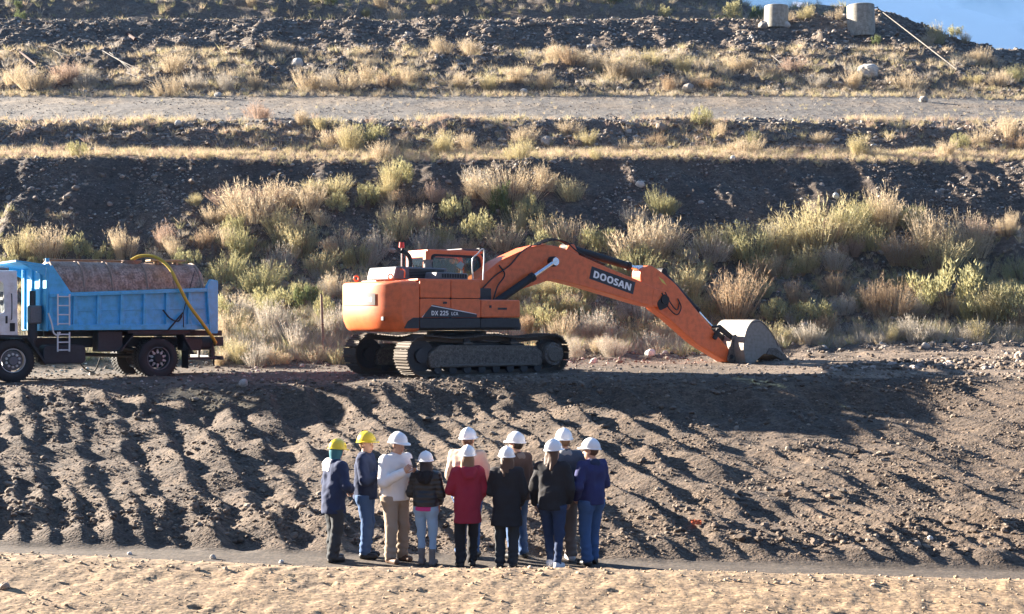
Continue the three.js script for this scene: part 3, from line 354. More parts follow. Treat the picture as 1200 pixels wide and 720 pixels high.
{ // ------------------------------------------------------------------ tipper truck: +x forward, +z its right side, origin under the front axle
  const tr = thing('tipper_truck', 'blue tipper truck with white cab carrying a rusty tank', 'truck');
  const blue = new THREE.MeshPhysicalMaterial({ color: rgb(0.085, 0.50, 0.86), roughness: 0.45, clearcoat: 0.3, clearcoatRoughness: 0.4, map: rep(dirtMap, 0.7) });
  const white = new THREE.MeshPhysicalMaterial({ color: rgb(0.78, 0.78, 0.78), roughness: 0.4, clearcoat: 0.5, clearcoatRoughness: 0.3, map: rep(dirtMap, 0.6) });
  const cabGlass = new THREE.MeshPhysicalMaterial({ color: rgb(0.9, 0.92, 0.92), transmission: 1, thickness: 0, roughness: 0.04, ior: 1.5 });
  const rimPaint = std(rgb(0.6, 0.6, 0.58), { roughness: 0.45, metalness: 0.2 });
  const WB = 3.56, Rw = 0.515;
  const tyreGeo = (w) => { const p = [[0.29, -w / 2 + 0.01], [0.4, -w / 2], [0.47, -w / 2 + 0.015], [0.505, -w / 2 + 0.04], [Rw, -w / 2 + 0.07], [Rw, w / 2 - 0.07], [0.505, w / 2 - 0.04], [0.47, w / 2 - 0.015], [0.4, w / 2], [0.29, w / 2 - 0.01], [0.29, -w / 2 + 0.01]].map(([x, y]) => new THREE.Vector2(x, y)); return new THREE.LatheGeometry(p, 48).rotateX(Math.PI / 2); };
  const ribGeo = (w) => { const g = []; for (let k = 0; k < 44; k++) { const a = k / 44 * 6.2832; for (const q of [-1, 1]) g.push(place(new THREE.BoxGeometry(0.035, 0.022, w * 0.4), (Rw + 0.004) * Math.cos(a + q * 0.03), (Rw + 0.004) * Math.sin(a + q * 0.03), q * w * 0.24, 0, 0, a + Math.PI / 2)); } return flat(g); };
  function wheel(x, z, w, out, convex) {
    const t = part('wheel', [tyreGeo(w), ribGeo(w)], blackRubber, tr); t.position.set(x, Rw, z); if (out < 0) t.rotation.y = Math.PI;
    const disc = new THREE.Shape(); disc.absarc(0, 0, 0.285, 0, 6.2832); const c = new THREE.Path(); c.absarc(0, 0, 0.1, 0, 6.2832); disc.holes.push(c);
    for (let k = 0; k < 10; k++) { const a = k / 10 * 6.2832, h = new THREE.Path(); h.absarc(0.215 * Math.cos(a), 0.215 * Math.sin(a), 0.033, 0, 6.2832); disc.holes.push(h); }
    const off = convex ? w * 0.28 : w * 0.02;
    part('rim', [new THREE.ExtrudeGeometry(disc, { depth: 0.02, bevelEnabled: true, bevelSize: 0.004, bevelThickness: 0.004, bevelSegments: 1, curveSegments: 14 }).translate(0, 0, off), new THREE.TorusGeometry(0.285, 0.016, 8, 40).translate(0, 0, w * 0.42), new THREE.CylinderGeometry(0.288, 0.288, w * 0.8, 40, 1, true).rotateX(Math.PI / 2)], convex ? rimPaint : greyPaint, t);
    const nuts = []; for (let k = 0; k < 10; k++) { const a = (k + 0.5) / 10 * 6.2832; nuts.push(new THREE.CylinderGeometry(0.03, 0.034, 0.05, 8).rotateX(Math.PI / 2).translate(0.155 * Math.cos(a), 0.155 * Math.sin(a), off + 0.045)); }
    if (!convex) for (let k = 0; k < 10; k++) { const a = (k + 0.5) / 10 * 6.2832; nuts.push(bx(0.075, 0.045, 0.02, 0.195 * Math.cos(a), 0.195 * Math.sin(a), off + 0.035, 0.01, 0, 0, a)); }
    part('wheel_nuts', nuts, rimPaint, t);
    part('hub', [new THREE.CylinderGeometry(0.1, 0.12, convex ? 0.12 : 0.16, 24).rotateX(Math.PI / 2).translate(0, 0, off + 0.06), new THREE.CylinderGeometry(0.24, 0.24, 0.02, 32).rotateX(Math.PI / 2).translate(0, 0, off - 0.03)], convex ? greyPaint : black, t);
  }
  for (const s of [1, -1]) { wheel(0, 1.02 * s, 0.29, s, true); wheel(-WB, 1.06 * s, 0.27, s, false); wheel(-WB, 0.76 * s, 0.27, s, true); }
  part('axle', [rod(V(0, Rw, -0.95), V(0, Rw, 0.95), 0.07), rod(V(-WB, Rw, -0.95), V(-WB, Rw, 0.95), 0.09), new THREE.SphereGeometry(0.24, 24, 16).translate(-WB, Rw, 0)], darkPaint, tr);
  part('chassis', [bx(6.7, 0.24, 0.09, -2.2, 0.92, 0.42, 0.015), bx(6.7, 0.24, 0.09, -2.2, 0.92, -0.42, 0.015), ...[0.9, -0.9, -2.4, -3.9, -5.4].map((x) => bx(0.1, 0.18, 0.8, x, 0.92, 0, 0.015)), rod(V(0.2, 0.7, 0), V(-WB, 0.55, 0), 0.05), bx(4.6, 0.14, 0.14, -3.2, 1.14, 0.42, 0.01), bx(4.6, 0.14, 0.14, -3.2, 1.14, -0.42, 0.01)], darkPaint, tr);
  for (const s of [1, -1]) part('leaf_spring', [pipe([[-WB + 0.75, 0.82, 0.47 * s], [-WB, 0.66, 0.47 * s], [-WB - 0.75, 0.82, 0.47 * s]], 0.05, 24, 8), pipe([[0.7, 0.78, 0.47 * s], [0, 0.64, 0.47 * s], [-0.7, 0.78, 0.47 * s]], 0.05, 24, 8)], darkPaint, tr);
  part('fuel_tank', [ext(roundPoly([[-1.75, 0.42], [-0.72, 0.42], [-0.72, 0.88], [-1.75, 0.88]], 0.14, 6), 0.5, -0.86, 0.03)], darkPaint, tr);
  part('air_tank', [rod(V(-0.62, 0.58, -0.9), V(-1.0, 0.58, -0.9), 0.13, 0.13, 20).translate(0, 0, 0), rod(V(-1.75, 0.78, 0.85), V(-1.0, 0.78, 0.85), 0.16, 0.16, 20)], darkPaint, tr);
  part('battery_box', [bx(0.62, 0.52, 0.5, -2.35, 0.96, -0.88, 0.03)], darkPaint, tr);
  part('air_hose', [pipe([[-2.1, 0.9, 0.75], [-2.05, 0.5, 0.72], [-2.2, 0.25, 0.7], [-2.45, 0.14, 0.7], [-2.6, 0.5, 0.6]], 0.02, 40, 6)], black, tr);
  for (const s of [1, -1]) part('rear_mudguard', [ext([[-WB + 0.95, 0.72], [-WB + 0.62, 1.12], [-WB - 0.62, 1.12], [-WB - 0.9, 0.6], [-WB - 0.93, 0.61], [-WB - 0.64, 1.15], [-WB + 0.64, 1.15], [-WB + 0.98, 0.74]], 0.62, 0.92 * s, 0.004), bx(1.6, 0.1, 0.04, -WB, 1.2, 1.2 * s, 0.01)], darkPaint, tr);
  for (const s of [1, -1]) part('mudflap', bx(0.02, 0.5, 0.5, -WB - 0.78, 0.5, 0.92 * s, 0.008), blackRubber, tr);
  part('rear_bumper', [bx(0.1, 0.1, 2.3, -5.25, 0.5, 0, 0.02), bx(0.06, 0.5, 0.08, -5.2, 0.74, 0.45, 0.01), bx(0.06, 0.5, 0.08, -5.2, 0.74, -0.45, 0.01), bx(0.9, 0.06, 0.06, -4.8, 0.5, -1.05, 0.01)], darkPaint, tr);
  { const p = part('water_pump', [rod(V(-4.75, 0.88, -0.8), V(-5.05, 0.88, -0.8), 0.17, 0.17, 24), bx(0.5, 0.32, 0.5, -4.5, 0.86, -0.8, 0.04), rod(V(-5.05, 0.88, -0.8), V(-5.18, 0.88, -0.8), 0.09, 0.09, 20)], darkPaint, tr); part('flange', new THREE.TorusGeometry(0.15, 0.03, 10, 28).rotateY(Math.PI / 2).translate(-5.05, 0.88, -0.8), greyPaint, p); part('drain_pipe', pipe([[-5.1, 0.88, -0.8], [-5.15, 0.7, -0.8], [-5.15, 0.3, -0.8]], 0.03, 20, 8), darkPaint, p); part('support', [rod(V(-5.05, 1.3, -1.0), V(-5.05, 0.5, -1.0), 0.025), rod(V(-5.15, 1.3, -0.6), V(-5.15, 0.5, -0.6), 0.025)], darkPaint, p); }
  { // cab with real window openings
    const z = 1.18, out = roundPoly([[-0.34, 0.86], [1.32, 0.72], [1.42, 1.55], [1.18, 2.56], [0.98, 2.68], [-0.3, 2.66]], 0.14, 6);
    const arch = new THREE.Path(); arch.absarc(0, Rw, 0.66, Math.PI * 0.999, Math.PI * 0.001, true);
    const win = roundPoly([[0.22, 1.66], [1.14, 1.62], [0.96, 2.36], [0.24, 2.4]], 0.08, 5), wp = () => new THREE.Path(win.map(([x, y]) => new THREE.Vector2(x, y)));
    const body = []; for (const s of [1, -1]) { const o = roundPoly([[-0.1, 1.1], [0.62, 1.16], [0.7, 0.8], [1.32, 0.72], [1.42, 1.55], [1.18, 2.56], [0.98, 2.68], [-0.08, 2.66]], 0.1, 5); body.push(ext(o, 0.06, z * s, 0.02, [wp()])); }
    body.push(bx(1.2, 0.08, 2.3, 0.5, 2.64, 0, 0.04), bx(0.06, 1.52, 2.3, -0.06, 1.86, 0, 0.03), bx(0.08, 0.9, 2.3, 1.36, 1.12, 0, 0.03, 0, 0, -0.1), bx(0.1, 0.1, 2.3, 1.2, 2.54, 0, 0.03), bx(1.24, 0.08, 2.28, 0.5, 1.16, 0, 0.02));
    const cab = part('cab', body, white, tr);
    for (const s of [1, -1]) { part('window', ext(roundPoly([[0.2, 1.64], [1.16, 1.6], [0.98, 2.38], [0.22, 2.42]], 0.08, 5), 0.01, (z - 0.012) * s, 0), cabGlass, cab);
      const d = part('door', ext(roundPoly([[0.12, 1.2], [1.1, 1.2], [1.22, 1.58], [0.14, 1.6]], 0.06), 0.02, (z + 0.035) * s, 0.006), white, cab); part('handle', bx(0.05, 0.18, 0.03, 0.17, 1.5, (z + 0.05) * s, 0.01), black, d); part('grab_rail', pipe([[0.06, 1.5, (z + 0.03) * s], [0.06, 1.52, (z + 0.08) * s], [0.06, 2.1, (z + 0.08) * s], [0.06, 2.12, (z + 0.03) * s]], 0.012, 30, 6), black, d);
      part('air_intake', bx(0.12, 0.2, 0.03, 0.03, 1.32, (z + 0.035) * s, 0.012), black, cab);
      part('front_fender', [ext([[-0.36, 1.12], [-0.78, 0.42], [-0.74, 0.4], [-0.3, 1.06], [0.56, 1.06], [0.56, 1.14]], 0.5, 0.98 * s, 0.01)], black, cab); part('mirror', [bx(0.06, 0.42, 0.2, 1.15, 2.1, 1.42 * s, 0.03), rod(V(1.15, 2.3, 1.2 * s), V(1.15, 2.3, 1.42 * s), 0.015)], black, cab); }
    part('windscreen', [ext([[1.385, 1.62], [1.4, 1.62], [1.2, 2.5], [1.185, 2.5]], 2.2, 0, 0)], cabGlass, cab);
    part('seat', [bx(0.5, 0.15, 0.5, 0.3, 1.42, -0.6, 0.05), bx(0.14, 0.75, 0.5, 0.1, 1.8, -0.6, 0.05), bx(0.5, 0.15, 0.5, 0.3, 1.42, 0.6, 0.05), bx(0.14, 0.75, 0.5, 0.1, 1.8, 0.6, 0.05)], black, cab);
    part('bumper', [bx(0.2, 0.4, 2.36, 1.42, 0.62, 0, 0.06)], white, cab); part('grille', [bx(0.03, 0.4, 1.6, 1.44, 1.2, 0, 0.01)], black, cab);
    for (const s of [1, -1]) part('headlight', bx(0.04, 0.16, 0.34, 1.52, 0.68, 0.85 * s, 0.02), std(rgb(0.8, 0.8, 0.8), { roughness: 0.2 }), cab);
    part('exhaust_stack', [rod(V(-0.5, 0.9, -0.95), V(-0.5, 2.2, -0.95), 0.075, 0.075, 18), rod(V(-0.5, 1.0, -0.95), V(-0.5, 1.5, -0.95), 0.11, 0.11, 18)], darkPaint, cab);
    part('air_cleaner', [bx(0.3, 0.45, 0.3, -0.55, 1.62, -0.95, 0.05)], greyPaint, cab);
    part('roof_vent', [bx(0.3, 0.08, 0.5, 0.15, 2.72, -0.5, 0.03)], greyPaint, cab);
  }
  { // tipper body
    const x0 = -0.82, x1 = -4.98, yb = 1.28, H0 = 2.1, H1 = 2.28, zs = 1.25, ytop = (x) => lerp(H0, H1, (x - x0) / (x1 - x0));
    const bd = part('tipper_body', [bx(x0 - x1, 0.06, 2.4, (x0 + x1) / 2, yb + 0.05, 0, 0.01), ...[1, -1].map((s) => ext([[x0, yb], [x1, yb], [x1, H1], [x0, H0]], 0.03, (zs - 0.05) * s, 0.004))], blue, tr);
    for (const s of [1, -1]) {
      part('top_rail', ext([[x0, H0 - 0.06], [x1, H1 - 0.06], [x1, H1 + 0.04], [x0, H0 + 0.04]], 0.13, zs * s, 0.012), blue, bd);
      part('bottom_rail', ext([[x0, yb - 0.04], [x1, yb - 0.04], [x1, yb + 0.1], [x0, yb + 0.1]], 0.12, (zs - 0.005) * s, 0.012), blue, bd);
      part('middle_crease', ext([[x0, 1.69], [x1, 1.78], [x1, 1.8], [x0, 1.71]], 0.03, (zs - 0.028) * s, 0.004), blue, bd);
      for (let k = 0; k < 8; k++) { const x = x0 - 0.04 - k * (x0 - x1 - 0.1) / 7; part('stake', ext([[x - 0.055, yb + 0.09], [x + 0.055, yb + 0.09], [x + 0.04, ytop(x) - 0.05], [x - 0.04, ytop(x) - 0.05]], 0.1, (zs - 0.012) * s, 0.012), blue, bd); }
      part('rear_post', ext(roundPoly([[x1 + 0.12, yb - 0.14], [x1 - 0.1, yb - 0.14], [x1 - 0.1, 2.5], [x1 + 0.1, 2.54], [x1 + 0.2, 2.36]], 0.04), 0.14, (zs + 0.006) * s, 0.012), blue, bd);
      part('front_gusset', ext([[x0 + 0.02, H0], [x0 + 0.02, 2.82], [x0 - 0.08, 2.82], [x0 - 0.55, H0 + 0.03]], 0.05, (zs - 0.02) * s, 0.01), blue, bd);
    }
    part('headboard', [bx(0.06, 1.6, 2.5, x0 + 0.035, 2.02, 0, 0.015), bx(0.1, 0.08, 2.5, x0 + 0.04, 2.82, 0, 0.015), ...[-0.8, 0, 0.8].map((z) => bx(0.06, 1.5, 0.08, x0 + 0.09, 2.0, z, 0.01))], blue, bd);
    part('cab_guard', [ext([[x0 + 0.05, 2.78], [x0 + 0.05, 2.84], [x0 + 0.78, 2.93], [x0 + 0.78, 2.89]], 2.45, 0, 0.01), ext([[x0 + 0.08, 2.55], [x0 + 0.08, 2.78], [x0 + 0.66, 2.86]], 0.03, 1.21, 0.006), ext([[x0 + 0.08, 2.55], [x0 + 0.08, 2.78], [x0 + 0.66, 2.86]], 0.03, -1.21, 0.006), rod(V(x0 + 0.03, 2.9, -1.2), V(x0 + 0.03, 2.99, -1.2), 0.05)], blue, bd);
    part('tailgate', [bx(0.05, 0.95, 2.36, x1 - 0.02, 1.8, 0, 0.01)], blue, bd);
    // white ladders
    for (const [ya, yb2, n] of [[1.36, 2.12, 4], [0.72, 1.2, 3]]) { const g = []; const zz = -zs - 0.12, xc = -1.14; for (const o of [-0.14, 0.14]) g.push(rod(V(xc + o, ya, zz), V(xc + o, yb2, zz), 0.02, 0.02, 8)); for (let k = 0; k < n; k++) g.push(rod(V(xc - 0.14, ya + 0.04 + (yb2 - ya - 0.1) * k / (n - 1), zz), V(xc + 0.14, ya + 0.04 + (yb2 - ya - 0.1) * k / (n - 1), zz), 0.016, 0.016, 8)); g.push(rod(V(xc, yb2 - 0.06, zz), V(xc, yb2 - 0.06, -zs + 0.02), 0.014, 0.014, 6), rod(V(xc, ya + 0.04, zz), V(xc, ya + 0.04, -0.9), 0.014, 0.014, 6)); part('ladder', g, std(rgb(0.75, 0.75, 0.73)), bd, 'white ladder on the truck side'); }
    part('hook', [pipe([[-0.78, 1.66, -1.34], [-0.86, 1.4, -1.36], [-0.92, 1.16, -1.36], [-1.02, 1.12, -1.36], [-1.06, 1.2, -1.34]], 0.02, 30, 8)], std(rgb(0.75, 0.75, 0.73)), bd);
    part('tie_chain', [pipe([[-3.62, 1.74, -1.33], [-3.82, 1.52, -1.34], [-4.02, 1.46, -1.33], [-4.12, 1.6, -1.33]], 0.02, 30, 6), rod(V(-3.75, 1.22, -1.33), V(-4.15, 1.68, -1.33), 0.02), rod(V(-4.15, 1.68, -1.33), V(-4.6, 2.75, -0.9), 0.009), rod(V(-4.15, 1.68, -1.33), V(-4.16, 1.3, -1.33), 0.012)], black, bd);
  }
  const DF = 34.4, XF = (15 - 600) / FOCAL * DF, turn = R(180 + 32);
  // the near front wheel stands at XF, DF: move the origin to the axle's middle
  const off = V(0, 0, -1.15).applyAxisAngle(V(0, 1, 0), turn); const org = V(XF - off.x, padH(XF) + 0.0, CAMZ - DF - off.z);
  tr.position.copy(org); tr.rotation.y = turn; top(tr);
  // the tank that rides in the body, its fittings and the hose
  const rust = std(rgb(1, 0.95, 0.9), { map: rep(rustMap, 1, 1), roughness: 0.75, metalness: 0.15, bumpMap: rep(grainMap, 3), bumpScale: 0.002 });
  const tk = thing('water_tank', 'rusty brown cylindrical water tank lying in the truck bed', 'tank');
  const pr = [[0.001, -2.06], [0.5, -2.02], [0.78, -1.95], [0.84, -1.88], ...[-0.63, 0.63].flatMap((y) => [[0.84, y - 0.012], [0.848, y], [0.84, y + 0.012]]), [0.84, 1.88], [0.78, 1.95], [0.5, 2.02], [0.001, 2.06]].map(([x, y]) => new THREE.Vector2(x, y));
  const shellG = new THREE.LatheGeometry(pr, 64).rotateZ(Math.PI / 2); { const u = shellG.attributes.uv; const q = shellG.attributes.position; for (let i = 0; i < u.count; i++) u.setXY(i, u.getX(i) * 2.4, q.getX(i) * 0.5); }
  part('shell', shellG.scale(1, 1.06, 1.06).translate(-2.9, 2.07, -0.16), rust, tk);
  part('saddle', [bx(0.14, 0.5, 1.3, -1.6, 1.46, -0.16, 0.02), bx(0.14, 0.5, 1.3, -4.2, 1.46, -0.16, 0.02)], rust, tk);
  for (const x of [-1.05, -1.75, -2.45, -3.35, -4.05, -4.75]) part('band', new THREE.TorusGeometry(0.893, 0.022, 8, 72).scale(1, 1, 1.6).rotateY(Math.PI / 2).translate(x, 2.07, -0.16), rust, tk);
  part('top_rail', [rod(V(-0.95, 2.99, -0.2), V(-3.0, 3.0, -0.2), 0.024, 0.024, 8), ...[-1.05, -1.75, -2.45].map((x) => rod(V(x, 2.94, -0.2), V(x, 3.0, -0.2), 0.02, 0.02, 8))], std(rgb(0.3, 0.2, 0.13), { map: grainMap, roughness: 0.9 }), tk, 'brown rail along the tank top');
  part('walkway_plank', [bx(0.95, 0.045, 0.4, -4.05, 3.03, -0.25, 0.01, 0, 0.03, -0.01), bx(0.06, 0.1, 0.3, -3.8, 2.95, -0.25, 0.01), bx(0.06, 0.1, 0.3, -4.3, 2.95, -0.25, 0.01)], std(rgb(0.55, 0.42, 0.26), { map: grainMap, roughness: 0.9 }), tk, 'pale wooden plank on the tank');
  part('manhole', [new THREE.CylinderGeometry(0.24, 0.24, 0.09, 28).translate(-3.15, 2.94, -0.2), new THREE.CylinderGeometry(0.27, 0.27, 0.03, 28).translate(-3.15, 3.0, -0.2)], rust, tk);
  tk.position.copy(org); tk.rotation.y = turn; top(tk);
  const hs = part('suction_hose', pipe([[-3.12, 3.02, -0.32], [-3.3, 3.12, -0.42], [-3.62, 3.1, -0.72], [-3.86, 2.82, -1.1], [-4.0, 2.4, -1.36], [-4.25, 1.9, -1.42], [-4.62, 1.42, -1.4], [-4.98, 1.02, -1.22], [-5.14, 0.9, -0.98], [-5.17, 0.88, -0.86]], 0.043, 90, 12), std(rgb(0.58, 0.40, 0.035), { roughness: 0.5 }), null);
  tag(hs, 'yellow hose hanging from the rusty tank down the truck side', 'hose'); hs.position.copy(org); hs.rotation.y = turn; top(hs);
}

// ------------------------------------------------------------------ people
function surface(f, lo, hi, cell) { // naive surface nets over a signed distance
  const n = [0, 1, 2].map((k) => Math.ceil((hi[k] - lo[k]) / cell) + 1), [nx, ny, nz] = n, F = new Float32Array(nx * ny * nz);
  const Q = 5, far = cell * Q * 1.1 + 0.03; // blocks well away from the surface are filled from one sample
  for (let k = 0; k < nz; k += Q) for (let j = 0; j < ny; j += Q) for (let i = 0; i < nx; i += Q) { const c = f(lo[0] + (i + Q / 2) * cell, lo[1] + (j + Q / 2) * cell, lo[2] + (k + Q / 2) * cell), skip = Math.abs(c) > far;
    for (let c3 = k; c3 < Math.min(nz, k + Q); c3++) for (let b = j; b < Math.min(ny, j + Q); b++) for (let a = i; a < Math.min(nx, i + Q); a++) F[a + nx * (b + ny * c3)] = skip ? c : f(lo[0] + a * cell, lo[1] + b * cell, lo[2] + c3 * cell); }
  const at = (i, j, k) => i + nx * (j + ny * k), vid = new Int32Array(nx * ny * nz).fill(-1), P = [], I = [];
  for (let k = 0; k < nz - 1; k++) for (let j = 0; j < ny - 1; j++) for (let i = 0; i < nx - 1; i++) {
    let m = 0, sx = 0, sy = 0, sz = 0, c = 0; const v = []; for (let q = 0; q < 8; q++) { v[q] = F[at(i + (q & 1), j + ((q >> 1) & 1), k + (q >> 2))]; if (v[q] < 0) m |= 1 << q; }
    if (m === 0 || m === 255) continue;
    for (let q = 0; q < 8; q++) for (const b of [1, 2, 4]) if (!(q & b)) { const w = q | b; if ((v[q] < 0) !== (v[w] < 0)) { const t = v[q] / (v[q] - v[w]); sx += (q & 1) + (b === 1 ? t : 0); sy += ((q >> 1) & 1) + (b === 2 ? t : 0); sz += (q >> 2) + (b === 4 ? t : 0); c++; } }
    vid[at(i, j, k)] = P.length / 3; P.push(lo[0] + (i + sx / c) * cell, lo[1] + (j + sy / c) * cell, lo[2] + (k + sz / c) * cell);
  }
  const quad = (a, b, c, d, flip) => { if (a < 0 || b < 0 || c < 0 || d < 0) return; if (flip) I.push(a, c, b, a, d, c); else I.push(a, b, c, a, c, d); };
  for (let k = 1; k < nz - 1; k++) for (let j = 1; j < ny - 1; j++) for (let i = 1; i < nx - 1; i++) { const s = F[at(i, j, k)] < 0;
    if (s !== (F[at(i + 1, j, k)] < 0)) quad(vid[at(i, j - 1, k - 1)], vid[at(i, j, k - 1)], vid[at(i, j, k)], vid[at(i, j - 1, k)], !s);
    if (s !== (F[at(i, j + 1, k)] < 0)) quad(vid[at(i - 1, j, k - 1)], vid[at(i - 1, j, k)], vid[at(i, j, k)], vid[at(i, j, k - 1)], !s);
    if (s !== (F[at(i, j, k + 1)] < 0)) quad(vid[at(i - 1, j - 1, k)], vid[at(i, j - 1, k)], vid[at(i, j, k)], vid[at(i - 1, j, k)], !s); }
  const g = new THREE.BufferGeometry(); g.setAttribute('position', new THREE.Float32BufferAttribute(P, 3)); g.setIndex(I); g.computeVertexNormals(); return g;
}
const smin = (a, b, k) => { const h = Math.max(0, k - Math.abs(a - b)) / k; return Math.min(a, b) - h * h * k * 0.25; };
const cone = (a, b, ra, rb) => { const dx = b[0] - a[0], dy = b[1] - a[1], dz = b[2] - a[2], l = dx * dx + dy * dy + dz * dz; return (x, y, z) => { const px = x - a[0], py = y - a[1], pz = z - a[2]; let t = (px * dx + py * dy + pz * dz) / l; t = t < 0 ? 0 : t > 1 ? 1 : t; const ex = px - t * dx, ey = py - t * dy, ez = pz - t * dz; return Math.sqrt(ex * ex + ey * ey + ez * ez) - (ra + (rb - ra) * t); }; };
const oval = (c, r) => { const m = Math.min(...r); return (x, y, z) => { const a = (x - c[0]) / r[0], b = (y - c[1]) / r[1], d = (z - c[2]) / r[2]; return (Math.sqrt(a * a + b * b + d * d) - 1) * m; }; };
const blend = (list, k) => (x, y, z) => { let d = list[0](x, y, z); for (let i = 1; i < list.length; i++) d = smin(d, list[i](x, y, z), k); return d; };
const va = (a, b, t) => [lerp(a[0], b[0], t), lerp(a[1], b[1], t), lerp(a[2], b[2], t)];
const fabric = (c, o = {}) => std(c, { roughness: 0.92, bumpMap: rep(grainMap, 4), bumpScale: 0.0012, ...o });
const skinMat = std(rgb(1, 1, 1), { vertexColors: true, roughness: 0.55 });
function tint(g, fn) { const p = g.attributes.position, c = new Float32Array(p.count * 3); for (let i = 0; i < p.count; i++) c.set(fn(p.getX(i), p.getY(i), p.getZ(i)), 3 * i); g.setAttribute('color', new THREE.BufferAttribute(c, 3)); return g; }
function uvBox(g) { const p = g.attributes.position, n = g.attributes.normal, u = new Float32Array(p.count * 2); for (let i = 0; i < p.count; i++) { const sideways = Math.abs(n.getX(i)) > Math.abs(n.getZ(i)); u[2 * i] = sideways ? p.getZ(i) : p.getX(i); u[2 * i + 1] = p.getY(i); } g.setAttribute('uv', new THREE.BufferAttribute(u, 2)); return g; }
function join(gs) { for (const g of gs) { if (!g.attributes.uv) uvBox(g); } return mergeGeometries(gs); }
const ARMS = { // elbow and wrist of the left arm (+x), forward is +z
  down: [[0.265, 1.13, -0.03], [0.275, 0.9, 0.05]], clasp: [[0.27, 1.14, 0.03], [0.085, 1.04, 0.23]], chest: [[0.27, 1.13, 0.08], [0.085, 1.27, 0.29]], crossed: [[0.275, 1.14, 0.07], [-0.02, 1.17, 0.22]], pocket: [[0.31, 1.14, -0.07], [0.215, 0.96, 0.09]], back: [[0.29, 1.15, -0.13], [0.06, 1.03, -0.19]], low: [[0.255, 1.13, 0.02], [0.17, 0.93, 0.17]],
};
function hardHat(mat) { // shell with brim, peak towards +z and raised ribs; origin at the brim's middle
  const P = [], I = [], rings = 16, seg = 56, ax = 0.118, az = 0.142, hy = 0.135;
  const prof = []; for (let i = 0; i <= rings; i++) { const a = i / rings * Math.PI / 2; prof.push([Math.sin(a), Math.cos(a) * hy]); }
  for (let i = 0; i <= rings + 3; i++) for (let j = 0; j < seg; j++) { const t = j / seg * 6.2832, c = Math.cos(t), s = Math.sin(t), pk = Math.pow(Math.max(0, s), 2.5); let r, y;
    if (i <= rings) { [r, y] = prof[i]; const rib = Math.max(0, 1 - Math.abs(c * r) / 0.16) * (s * s > 0.0 ? 1 : 0) * (i < rings - 2 ? 1 : 0); y += 0.007 * sstep(0.2, 0.7, rib) * Math.sqrt(Math.max(0, 1 - r * r)); }
    else { r = i === rings + 1 ? 1.10 + 0.30 * pk : i === rings + 2 ? 1.11 + 0.31 * pk : 1.0; y = i === rings + 1 ? -0.008 - 0.012 * pk : i === rings + 2 ? -0.018 - 0.014 * pk : -0.014; }
    P.push(c * r * ax, y, s * r * az); }
  for (let i = 0; i < rings + 3; i++) for (let j = 0; j < seg; j++) { const a = i * seg + j, b = i * seg + (j + 1) % seg, c = a + seg, d = b + seg; I.push(a, b, c, b, d, c); }
  const g = new THREE.BufferGeometry(); g.setAttribute('position', new THREE.Float32BufferAttribute(P, 3)); g.setIndex(I); g.computeVertexNormals(); return toCreasedNormals(g, 0.7);
}
function hand(w, dir, nrm, curl, side) { // palm and five fingers; w wrist, dir along the hand, nrm the way the fingers curl
  const d = V(...dir).normalize(), n = V(...nrm); n.addScaledVector(d, -n.dot(d)).normalize(); const s = d.clone().cross(n).multiplyScalar(side), W = V(...w), A = (u, v, q) => { const p = W.clone().addScaledVector(d, u).addScaledVector(s, v).addScaledVector(n, q); return [p.x, p.y, p.z]; };
  const palm = blend([cone(A(-0.03, 0, 0), A(0.03, 0, 0), 0.025, 0.022), cone(A(0.02, -0.016, 0), A(0.085, -0.028, 0.004), 0.018, 0.014), cone(A(0.02, 0.014, 0), A(0.085, 0.026, 0.004), 0.018, 0.014), cone(A(0.03, 0, 0), A(0.088, 0, 0.003), 0.018, 0.014)], 0.02), fs = [];
  [[-0.031, 0.062], [-0.011, 0.076], [0.01, 0.081], [0.031, 0.072]].forEach(([v, L]) => { const c1 = curl * 0.7, c2 = curl * 1.6, a = A(0.085, v, 0.003), l1 = L * 0.52, l2 = L * 0.5, b = A(0.085 + l1 * Math.cos(c1), v * 1.08, 0.003 + l1 * Math.sin(c1)), e = A(0.085 + l1 * Math.cos(c1) + l2 * Math.cos(c2), v * 1.1, 0.003 + l1 * Math.sin(c1) + l2 * Math.sin(c2)); fs.push(blend([cone(a, b, 0.0095, 0.0085), cone(b, e, 0.0085, 0.007)], 0.004)); });
  fs.push(blend([cone(A(0.022, 0.026, 0.006), A(0.058, 0.052, 0.018), 0.013, 0.0105), cone(A(0.058, 0.052, 0.018), A(0.088, 0.058, 0.03 + 0.02 * curl), 0.0105, 0.0085)], 0.006));
  const f = (x, y, z) => { let m = palm(x, y, z); for (const q of fs) m = smin(m, q(x, y, z), 0.006); return m; }, c = A(0.07, 0, 0.02), h = 0.115;
  return surface(f, c.map((v) => v - h), c.map((v) => v + h), 0.0052);
}
